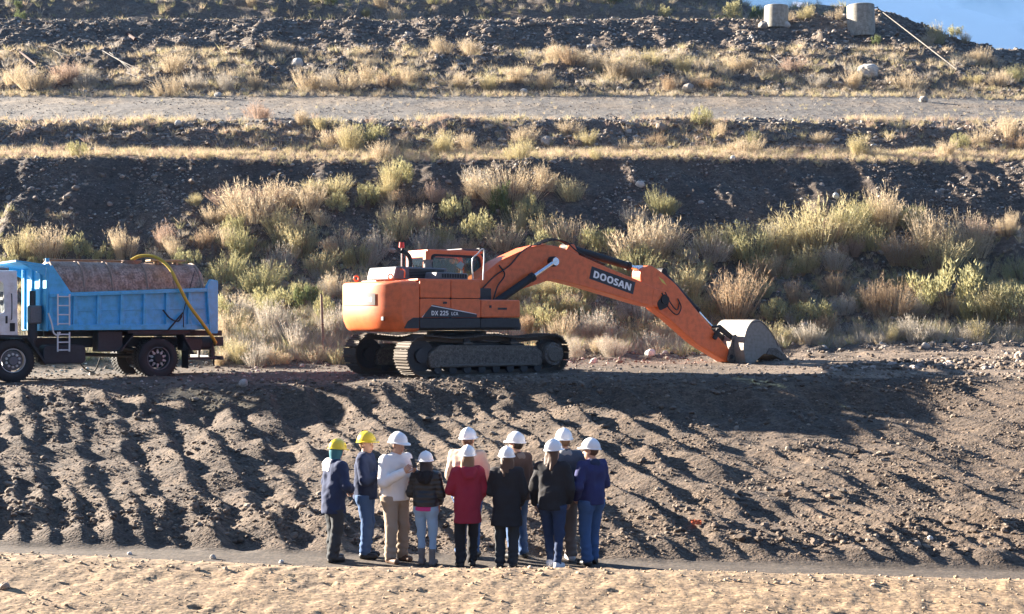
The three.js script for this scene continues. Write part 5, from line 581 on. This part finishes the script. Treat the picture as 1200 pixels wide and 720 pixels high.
{ const a = hit(816, 616); const m = part('orange_rag', new THREE.PlaneGeometry(0.16, 0.1, 8, 6), std(rgb(0.6, 0.12, 0.04), { side: THREE.DoubleSide, roughness: 0.9 }), null); const p = m.geometry.attributes.position; for (let i = 0; i < p.count; i++) p.setZ(i, 0.04 * noise(p.getX(i) * 22, p.getY(i) * 22)); m.geometry.computeVertexNormals(); m.position.copy(a.p).add(V(0, 0.05, 0)); m.rotation.x = -0.9; tag(m, 'scrap of orange cloth on the embankment right of the people', 'rag'); top(m); }

// ------------------------------------------------------------------ stones
const stoneGeo = [11, 12, 13, 14].map((s) => { const g = new THREE.IcosahedronGeometry(1, 1), p = g.attributes.position, r = s * 7.7; for (let i = 0; i < p.count; i++) { const x = p.getX(i), y = p.getY(i), z = p.getZ(i), k = 1 + 0.5 * noise(x * 1.3 + r, y * 1.3 + z * 0.9 - r) + 0.3 * noise(z * 2.4 - r, x * 2.4 + y); p.setXYZ(i, x * k, y * k * 0.72, z * k * 0.85); } g.computeVertexNormals(); return toCreasedNormals(g, 0.45); });
const stoneMat = std(rgb(1, 1, 1), { roughness: 0.95, map: rep(grainMap, 1.5) });
const STONE_TONES = [[0.36, 0.30, 0.24], [0.27, 0.225, 0.185], [0.44, 0.38, 0.32], [0.22, 0.185, 0.16], [0.33, 0.25, 0.19], [0.5, 0.46, 0.41]];
function scatter(name, label, list, tones, seed) { // list of [X, D, size]
  const r = rng(seed), per = stoneGeo.map(() => []); list.forEach((e, i) => per[i % stoneGeo.length].push(e));
  const g = thing(name, label, 'stones'); g.userData.kind = 'stuff'; const M = new THREE.Matrix4(), q = new THREE.Quaternion(), e = new THREE.Euler(), c = new THREE.Color();
  per.forEach((l, k) => { const im = new THREE.InstancedMesh(stoneGeo[k], stoneMat, l.length); im.name = 'stone_variant'; im.userData.kind = 'stuff';
    l.forEach(([X, D, s], i) => { e.set(r() * 0.8 - 0.4, r() * 6.28, r() * 0.8 - 0.4); q.setFromEuler(e); M.compose(V(X, ground(X, D) + s * 0.22, CAMZ - D), q, V(s * (0.8 + 0.5 * r()), s * (0.7 + 0.4 * r()), s * (0.8 + 0.4 * r()))); im.setMatrixAt(i, M); const t = tones[Math.floor(r() * tones.length)], v = 0.75 + 0.5 * r(); im.setColorAt(i, c.setRGB(t[0] * v, t[1] * v, t[2] * v)); }); g.add(im); });
  return top(g);
}
function strew(n, D0, D1, smin, smax, pw, seed, keep) { const r = rng(seed), out = []; for (let k = 0; k < n * 3 && out.length < n; k++) { const D = nd(D0 + (D1 - D0) * r()), X = (2 * r() - 1) * (0.357 * D * 1.08 + 1); if (keep && r() > keep(X, od(D))) continue; out.push([X, D, smin + (smax - smin) * Math.pow(r(), pw)]); } return out; }
const clump = (f, s) => (X, D) => 0.15 + 0.85 * sstep(-0.1, 0.35, fbm(X * f + s, D * f, 2));
const warm = [[0.205, 0.155, 0.115], [0.165, 0.124, 0.092], [0.29, 0.235, 0.18], [0.185, 0.14, 0.105]];
scatter('berm_stones', 'small pale stones and clods on the sandy berm', [...strew(2200, 12.9, 15.6, 0.004, 0.02, 5, 1), ...strew(380, 14.7, 15.4, 0.008, 0.03, 3, 2)], [[0.5, 0.37, 0.24], [0.44, 0.32, 0.2], [0.55, 0.43, 0.3]], 1);
scatter('embankment_stones', 'brown clods and stones strewn over the embankment', [...strew(26000, 20.6, 33.2, 0.008, 0.036, 4, 3, clump(0.7, 2)), ...strew(700, 20.9, 33.2, 0.035, 0.085, 3, 4, clump(0.5, 7)), ...strew(1600, 20.9, 22.6, 0.012, 0.06, 3, 15), ...strew(1500, 32.4, 33.8, 0.02, 0.07, 3, 16, (X) => X < 2 ? 0.9 : 0.5)], warm, 2);
scatter('platform_stones', 'loose stones on the platform and along its back edge', [...strew(4000, 33.3, 41, 0.012, 0.05, 4, 5), ...strew(900, 39.6, 42.6, 0.02, 0.085, 2.8, 6), ...strew(1300, 34.6, 36.4, 0.025, 0.1, 2.5, 17, (X) => X > 7.6 ? 0.95 : 0)], [...warm, [0.5, 0.42, 0.36]], 3);
scatter('bank_stones', 'stones showing in the dark upper bank', [...strew(12000, 46, 54.4, 0.016, 0.075, 3, 7, (X, D) => (0.3 + 0.7 * sstep(47, 52, D)) * clump(0.35, 5)(X, D)), ...strew(260, 48, 54.3, 0.07, 0.16, 2, 8, clump(0.4, 5)), ...strew(2500, 42, 47, 0.02, 0.09, 3, 18)], STONE_TONES, 4);
scatter('shelf_stones', 'stones on the shelf and in the low rubble bank', [...strew(6000, 57.2, 61.2, 0.03, 0.13, 3, 9), ...strew(900, 54, 57.5, 0.02, 0.08, 3, 19), ...strew(5000, 60.5, 70, 0.015, 0.05, 4, 20)], STONE_TONES, 5);
scatter('rubble_stones', 'grey stones of the upper rubble slope', [...strew(6500, 69.5, 76, 0.03, 0.14, 3, 10, clump(0.3, 9)), ...strew(11000, 75.5, 80.6, 0.03, 0.14, 3, 11), ...strew(260, 74, 80, 0.1, 0.24, 2, 12), ...strew(1200, 80, 86, 0.03, 0.12, 3, 13)], STONE_TONES, 6);

// ------------------------------------------------------------------ plants
const leafMat = (c) => new THREE.MeshPhysicalMaterial({ color: c, roughness: 0.95, transmission: 0.4, thickness: 0, vertexColors: true, side: THREE.DoubleSide, specularIntensity: 0.25 });
const PLANT = { straw: leafMat(rgb(0.58, 0.48, 0.335)), gold: leafMat(rgb(0.52, 0.455, 0.265)), olive: leafMat(rgb(0.40, 0.375, 0.20)), green: leafMat(rgb(0.17, 0.2, 0.09)), rust: leafMat(rgb(0.43, 0.32, 0.21)), grey: leafMat(rgb(0.50, 0.45, 0.375)), pink: leafMat(rgb(0.48, 0.36, 0.28)) };
const twigMat = std(rgb(0.17, 0.125, 0.09), { roughness: 0.95 });
function blades(fill) { const P = [], C = []; fill((a, b, c, t) => { P.push(a.x, a.y, a.z, b.x, b.y, b.z, c.x, c.y, c.z); for (let i = 0; i < 3; i++) C.push(t[0], t[1], t[2]); }); const g = new THREE.BufferGeometry(); g.setAttribute('position', new THREE.Float32BufferAttribute(P, 3)); g.setAttribute('color', new THREE.Float32BufferAttribute(C, 3)); g.computeVertexNormals(); return g; }
function stem(put, r, base, dir, len, w, bend, tone) { // a thin bent blade of three faces
  const side = V(r() - 0.5, 0, r() - 0.5).cross(dir).normalize(); if (!isFinite(side.x) || side.lengthSq() < 0.1) side.set(1, 0, 0); side.multiplyScalar(w / 2);
  const m = base.clone().addScaledVector(dir, len * 0.55), t = base.clone().addScaledVector(dir, len).add(bend); m.addScaledVector(bend, 0.25);
  const a = base.clone().sub(side), b = base.clone().add(side), c = m.clone().addScaledVector(side, 0.8), d = m.clone().addScaledVector(side, -0.8); put(a, b, c, tone); put(a, c, d, tone); put(d, c, t, tone); return [m, t];
}
const toneOf = (r) => { const v = 0.72 + 0.5 * r(), h = 0.12 * (r() - 0.5); return [v * (1 + h), v, v * (1 - 1.5 * h)]; };
function plumeBush(seed, n, wide) { // dry bushy shrub: many fine stems that fork into a haze of twigs, 1 m tall
  const r = rng(seed); return blades((put) => { const heads = 5 + Math.floor(r() * 4), hs = [...Array(heads)].map(() => [r() * 6.28, Math.sqrt(r()) * wide * 0.6, 0.55 + 0.5 * r()]);
    for (let k = 0; k < n; k++) { const [ha, hr, hh] = hs[k % heads], a = r() * 6.28, rr = Math.sqrt(r()) * 0.16; const base = V(Math.cos(ha) * hr * 0.5 + Math.cos(a) * rr, -0.04, Math.sin(ha) * hr * 0.5 + Math.sin(a) * rr);
      const sp = 0.12 + 0.5 * wide * r() * r(), dir = V(Math.cos(ha) * hr * 0.8 + Math.cos(a) * sp, 1, Math.sin(ha) * hr * 0.8 + Math.sin(a) * sp).normalize(), len = hh * (0.35 + 0.65 * Math.sqrt(r())), t = toneOf(r);
      const [m, e] = stem(put, r, base, dir, len, 0.008, V((r() - 0.5) * 0.2, -0.06 * r(), (r() - 0.5) * 0.2), t);
      for (let j = 0; j < 8; j++) { const f = 0.1 + 0.9 * Math.sqrt(r()), b = (f < 0.5 ? base.clone().lerp(m, f * 2) : m.clone().lerp(e, f * 2 - 1)), d = dir.clone().multiplyScalar(0.6).add(V(r() - 0.5, r() - 0.35, r() - 0.5).multiplyScalar(1.5)).normalize(); const s = V(r() - 0.5, r() - 0.5, r() - 0.5).normalize().multiplyScalar(0.0075); const tw = toneOf(r); put(b.clone().add(s), b.clone().sub(s), b.clone().addScaledVector(d, 0.045 + 0.075 * r()), tw); } } });
}
function leafBush(seed, n, wide) { // rounder leafy shrub, uneven
  const r = rng(seed); return blades((put) => { const cl = 26; for (let c = 0; c < cl; c++) { const a = r() * 6.28, u = Math.sqrt(r()) * wide * 0.5, top2 = 0.35 + 0.62 * Math.sqrt(Math.max(0.05, 1 - (u / (wide * 0.55)) ** 2)) * (0.6 + 0.4 * r()); const cx = Math.cos(a) * u, cz = Math.sin(a) * u, cy = top2 * (0.3 + 0.7 * r()), R0 = 0.11 + 0.09 * r();
      for (let k = 0; k < n / cl; k++) { const q = V(r() - 0.5, r() - 0.5, r() - 0.5).normalize().multiplyScalar(R0 * Math.cbrt(r())), p = V(cx + q.x, Math.max(0.01, cy + q.y * 1.3), cz + q.z), d = V(q.x * 3 + (r() - 0.5), 0.6 + r(), q.z * 3 + (r() - 0.5)).normalize(), s = V(r() - 0.5, r() - 0.5, r() - 0.5).cross(d).normalize().multiplyScalar(0.013 + 0.008 * r()); const t = toneOf(r), L = 0.06 + 0.07 * r(); put(p.clone().add(s), p.clone().sub(s), p.clone().addScaledVector(d, L), t); } } });
}
function stems(seed, n, wide) { const r = rng(seed), g = []; for (let k = 0; k < n; k++) { const a = r() * 6.28, l = 0.4 + 0.35 * r(); g.push(rod(V(0, -0.08, 0), V(Math.cos(a) * wide * 0.4 * l, l, Math.sin(a) * wide * 0.4 * l), 0.014, 0.004, 5)); } return flat(g); }
const plumes = [1, 2, 3, 4, 5, 6].map((s) => plumeBush(s * 31, 330, 0.7 + 0.14 * s)), leafy = [1, 2, 3, 4].map((s) => leafBush(s * 57, 1300, 1.0 + 0.12 * s)), twigs = [1, 2, 3].map((s) => stems(s * 91, 9, 1));
const tufts = [1, 2, 3, 4].map((s) => { const r = rng(s * 13); return blades((put) => { for (let k = 0; k < 34; k++) { const a = r() * 6.28, q = r() * 0.16; stem(put, r, V(Math.cos(a) * q, -0.03, Math.sin(a) * q), V(Math.cos(a) * (0.2 + 0.5 * r()), 1, Math.sin(a) * (0.2 + 0.5 * r())).normalize(), 0.35 + 0.65 * r(), 0.02, V((r() - 0.5) * 0.3, -0.08 * r(), (r() - 0.5) * 0.3), toneOf(r)); } }); });
const plantList = [];
const PR = rng(4242);
function plant(px, py, hpx, kind, row, X, D) { // py is where it stands in the photograph, hpx its height there
  const at = px === null ? { X, D, y: ground(X, D) } : hit(px, py); const h = 0.95 * hpx / FOCAL * at.D; const leafyKind = kind === 'green' || (kind === 'olive' && PR() < 0.5);
  const g = thing(leafyKind ? 'leafy_bush' : h < 0.55 ? 'dry_grass_clump' : 'dry_bush', null, leafyKind || h >= 0.55 ? 'bush' : 'grass clump');
  const geo = leafyKind ? leafy[Math.floor(PR() * leafy.length)] : plumes[Math.floor(PR() * plumes.length)];
  const f = new THREE.Mesh(geo, PLANT[kind]); f.name = 'foliage'; g.add(f); const t = new THREE.Mesh(twigs[Math.floor(PR() * 3)], twigMat); t.name = 'stems'; g.add(t);
  const w = h * (0.62 + 0.42 * PR()); g.scale.set(w, h, w * 0.9); g.rotation.set((PR() - 0.5) * 0.12, PR() * 6.28, (PR() - 0.5) * 0.12); g.position.set(at.X, at.y - 0.02, CAMZ - at.D); plantList.push({ g, kind, row, px: px ?? 600 + at.X / at.D * FOCAL, h }); return g;
}
const bankPlants = [ // x, foot, height, kind: read off the photograph
  [960, 292, 82, 'gold'], [1040, 268, 62, 'straw'], [1092, 296, 72, 'straw'], [1140, 300, 66, 'straw'], [915, 300, 62, 'gold'], [880, 302, 55, 'olive'], [1180, 276, 38, 'straw'], [832, 296, 46, 'gold'], [806, 348, 62, 'gold'], [748, 312, 78, 'straw'], [774, 250, 46, 'olive'], [740, 330, 50, 'olive'], [860, 372, 74, 'rust'], [1000, 272, 52, 'olive'], [945, 318, 40, 'gold'], [1042, 372, 60, 'rust'], [1110, 366, 66, 'olive'], [1100, 318, 60, 'gold'], [1186, 378, 62, 'olive'], [1160, 372, 52, 'gold'], [1060, 310, 46, 'rust'], [978, 345, 36, 'rust'], [910, 378, 34, 'olive'], [935, 360, 40, 'rust'], [990, 368, 30, 'grey'], [1195, 330, 40, 'olive'], [1150, 330, 38, 'gold'], [898, 326, 34, 'rust'],
  [600, 238, 62, 'straw'], [588, 258, 46, 'green'], [620, 262, 40, 'olive'], [560, 232, 36, 'straw'], [530, 262, 40, 'olive'], [500, 300, 44, 'grey'], [465, 282, 48, 'gold'], [432, 246, 42, 'olive'], [400, 298, 50, 'straw'], [420, 310, 46, 'olive'], [362, 248, 46, 'straw'], [390, 232, 36, 'gold'], [300, 262, 66, 'straw'], [330, 246, 48, 'straw'], [352, 300, 56, 'gold'], [284, 300, 46, 'olive'], [262, 330, 46, 'olive'], [300, 345, 50, 'olive'], [330, 322, 48, 'grey'], [372, 322, 40, 'gold'], [358, 362, 38, 'green'], [352, 360, 40, 'olive'], [318, 390, 50, 'grey'], [290, 380, 46, 'grey'], [270, 395, 42, 'straw'], [345, 408, 46, 'grey'], [388, 345, 36, 'straw'], [392, 396, 52, 'grey'],
  [640, 282, 42, 'gold'], [668, 290, 46, 'straw'], [700, 300, 46, 'olive'], [560, 286, 40, 'olive'], [590, 292, 40, 'straw'], [520, 292, 38, 'olive'], [545, 300, 30, 'straw'], [440, 300, 40, 'grey'], [455, 262, 34, 'straw'], [480, 240, 32, 'rust'], [510, 236, 36, 'pink'], [660, 330, 40, 'olive'], [690, 352, 36, 'olive'], [630, 388, 44, 'rust'], [655, 398, 40, 'straw'], [690, 396, 44, 'grey'], [720, 404, 40, 'grey'], [745, 404, 40, 'gold'], [780, 400, 36, 'straw'], [762, 372, 30, 'olive'], [615, 360, 36, 'olive'], [640, 350, 32, 'gold'],
  [20, 300, 46, 'gold'], [58, 302, 50, 'straw'], [92, 306, 36, 'olive'], [145, 302, 46, 'straw'], [190, 292, 40, 'pink'], [205, 300, 34, 'straw'], [8, 318, 28, 'olive'], [40, 318, 26, 'olive'], [120, 312, 30, 'olive'], [180, 312, 26, 'grey'], [215, 320, 34, 'olive'], [235, 290, 30, 'rust'], [250, 262, 30, 'straw'], [270, 240, 30, 'pink'], [226, 240, 18, 'gold'], [262, 290, 36, 'straw'],
];
for (const a of bankPlants) plant(...a, 'on the big bank');
{ const r = rng(99); for (let k = 0; k < 96; k++) { const px = 246 + r() * 954, py = 300 + r() * 102; plant(px, py, 20 + 22 * r(), ['grey', 'olive', 'rust', 'straw', 'gold', 'olive'][Math.floor(r() * 6)], 'on the big bank'); }
  for (let k = 0; k < 30; k++) { const left = k < 20, px = left ? 262 + r() * 430 : 735 + r() * 460, py = left ? 216 + r() * 70 : 262 + r() * 40; plant(px, py, 24 + 20 * r(), ['straw', 'olive', 'gold', 'grey', 'straw', 'pink'][Math.floor(r() * 6)], 'on the big bank'); }
  for (let k = 0; k < 34; k++) { const px = 240 + k / 34 * 960 + r() * 20, py = lerp(424, 398, sstep(420, 1000, px)) + r() * 8; plant(px, py, 20 + 18 * r(), ['grey', 'straw', 'grey', 'straw', 'gold'][Math.floor(r() * 5)], 'along the foot of the big bank'); }
  const shelf = [[410, 176, 40, 'gold'], [432, 170, 30, 'olive'], [395, 172, 34, 'straw'], [448, 186, 30, 'straw'], [470, 178, 26, 'straw'], [520, 180, 36, 'gold'], [545, 176, 30, 'straw'], [608, 186, 34, 'gold'], [612, 168, 28, 'straw'], [668, 160, 28, 'straw'], [690, 170, 26, 'gold'], [740, 178, 24, 'straw'], [770, 172, 24, 'rust'], [822, 150, 30, 'olive'], [845, 160, 26, 'straw'], [872, 180, 34, 'straw'], [880, 176, 30, 'olive'], [1005, 182, 32, 'gold'], [1110, 182, 26, 'straw'], [1125, 176, 24, 'olive'], [1150, 170, 26, 'straw'], [1180, 160, 38, 'straw'], [1192, 176, 34, 'rust'], [90, 184, 22, 'olive'], [300, 138, 30, 'pink'], [352, 146, 24, 'straw'], [380, 152, 30, 'gold'], [240, 186, 16, 'straw'], [960, 168, 20, 'straw'], [700, 186, 18, 'gold']];
  for (const a of shelf) plant(...a, 'on the grassy shelf');
  const up = [[14, 100, 38, 'straw'], [40, 104, 34, 'straw'], [75, 98, 36, 'pink'], [100, 104, 32, 'grey'], [200, 84, 34, 'straw'], [198, 112, 32, 'straw'], [230, 104, 26, 'grey'], [266, 106, 30, 'grey'], [300, 106, 26, 'straw'], [362, 104, 36, 'straw'], [380, 100, 30, 'grey'], [405, 104, 30, 'straw'], [430, 98, 30, 'straw'], [455, 102, 30, 'rust'], [480, 100, 32, 'straw'], [520, 62, 26, 'straw'], [552, 64, 26, 'straw'], [540, 104, 28, 'straw'], [572, 106, 30, 'gold'], [605, 96, 28, 'straw'], [640, 104, 30, 'straw'], [650, 72, 30, 'straw'], [672, 76, 28, 'rust'], [700, 82, 30, 'straw'], [724, 90, 32, 'straw'], [745, 92, 30, 'straw'], [760, 76, 26, 'gold'], [785, 106, 26, 'rust'], [800, 84, 26, 'gold'], [830, 104, 26, 'rust'], [870, 80, 26, 'straw'], [902, 92, 26, 'straw'], [928, 82, 26, 'pink'], [960, 104, 24, 'grey'], [1002, 102, 30, 'straw'], [1028, 54, 18, 'green'], [1064, 104, 26, 'straw'], [1100, 50, 30, 'gold'], [1085, 54, 20, 'straw'], [1120, 46, 20, 'olive'], [1150, 74, 26, 'straw'], [1172, 100, 26, 'straw'], [1190, 96, 26, 'olive'], [1145, 98, 22, 'gold'], [945, 22, 22, 'gold'], [980, 22, 20, 'straw'], [925, 24, 16, 'straw'], [1132, 50, 16, 'straw'], [1148, 44, 22, 'grey']];
  for (const a of up) plant(...a, 'on the upper rubble slope');
  for (let k = 0; k < 40; k++) plant(null, 0, 13 + 15 * r(), ['olive', 'grey', 'straw', 'olive', 'green'][Math.floor(r() * 5)], 'on the dark hillside at the top', -34 + r() * 54, 92.2 + r() * 9);
}
{ const ord = (n) => { const w = ['leftmost', 'second', 'third', 'fourth', 'fifth', 'sixth', 'seventh', 'eighth', 'ninth', 'tenth', '11th', '12th', '13th', '14th', '15th', '16th', '17th', '18th', '19th', '20th']; return w[n] || `${n + 1}${(n + 1) % 10 === 1 && n !== 110 ? 'st' : (n + 1) % 10 === 2 ? 'nd' : (n + 1) % 10 === 3 ? 'rd' : 'th'}`; };
  const say = { straw: 'pale straw', gold: 'golden', olive: 'olive', green: 'dark green', rust: 'rust brown', grey: 'dead grey', pink: 'reddish' }, groups = new Map();
  for (const p of plantList) { const nm = p.g.userData.category === 'bush' ? (p.g.name === 'leafy_bush' ? 'leafy bush' : 'dry bush') : 'grass clump', k = say[p.kind] + ' ' + nm + '|' + p.row; if (!groups.has(k)) groups.set(k, []); groups.get(k).push(p); }
  for (const [k, l] of groups) { const [what, row] = k.split('|'); l.sort((a, b) => a.px - b.px); l.forEach((p, i) => { p.g.userData.label = l.length === 1 ? `the only ${what} ${row}` : i === l.length - 1 ? `rightmost ${what} ${row}` : i === 0 ? `leftmost ${what} ${row}` : `${ord(i)} ${what} from the left ${row}`; p.g.userData.group = 'bushes and grass clumps ' + row; top(p.g); }); } }
function cover(name, label, list, kinds, seed) { // ground cover of small tufts: [X, D, height]
  const r = rng(seed), g = thing(name, label, 'grass'); g.userData.kind = 'stuff'; const M = new THREE.Matrix4(), q = new THREE.Quaternion(), e = new THREE.Euler();
  kinds.forEach((kd, kk) => tufts.slice(0, 2).forEach((tg, tt) => { const l = list.filter((_, i) => i % (kinds.length * 2) === kk * 2 + tt); const im = new THREE.InstancedMesh(tufts[(kk + tt * 2) % 4], PLANT[kd], l.length); im.name = 'grass_tufts'; im.userData.kind = 'stuff'; l.forEach(([X, D, h], i) => { e.set((r() - 0.5) * 0.3, r() * 6.28, (r() - 0.5) * 0.3); q.setFromEuler(e); const w = h * (0.8 + 0.6 * r()); M.compose(V(X, ground(X, D), CAMZ - D), q, V(w, h, w)); im.setMatrixAt(i, M); }); g.add(im); }));
  return top(g);
}
cover('bank_foot_grass', 'dry grey grass along the foot of the big bank', [...strew(5200, 41, 44.4, 0.2, 0.62, 1.6, 31, (X, D) => (X < -8 ? 0.5 : 0.9) * sstep(0, 0.9, D - (X < -4 ? 40.3 : X > 6 ? 42.9 : 42.2))), ...strew(1500, 44, 51, 0.2, 0.5, 1.5, 32, (X, D) => sstep(0.05, 0.3, fbm(X * 0.3 + 2, D * 0.4, 2)))], ['grey', 'straw', 'grey', 'olive'], 1);
cover('bank_scrub', 'low scrub filling the lower half of the big bank', strew(6000, 43.5, 51.5, 0.12, 0.42, 1.6, 41, (X, D) => (1 - sstep(48.5, 51.5, D + 1.6 * noise(X * 0.35, 2))) * (X < -9.5 && D > 46 ? 0.15 : 1) * (0.35 + 0.65 * sstep(-0.15, 0.25, fbm(X * 0.5 + 20, D * 0.5, 2)))), ['olive', 'grey', 'gold', 'rust', 'straw', 'olive'], 5);
cover('shelf_grass', 'dry straw grass covering the narrow shelf', [...strew(5200, 54.0, 57.6, 0.12, 0.38, 1.5, 33), ...strew(1800, 57, 61.5, 0.2, 0.5, 1.5, 34, clump(0.2, 40))], ['straw', 'pink', 'gold', 'straw'], 2);
cover('track_edge_grass', 'dry grass fringing the grey gravel track', [...strew(2600, 68.6, 71.2, 0.15, 0.45, 1.5, 35), ...strew(260, 61, 69, 0.1, 0.25, 1.6, 36, clump(0.2, 14)), ...strew(4200, 70.5, 76.6, 0.2, 0.6, 1.4, 37, clump(0.25, 22))], ['straw', 'gold', 'straw', 'grey'], 3);
cover('hilltop_grass', 'thin dry grass on the upper ledge and dark hillside', [...strew(700, 80.2, 84, 0.15, 0.4, 1.5, 38), ...strew(2600, 84, 106, 0.2, 0.7, 1.4, 39), ...strew(500, 86, 105, 0.4, 0.9, 1.4, 42, (X) => X > 13 && X < 27 ? 1 : 0)], ['straw', 'olive', 'grey', 'olive'], 4);
renderer.render(scene, camera);
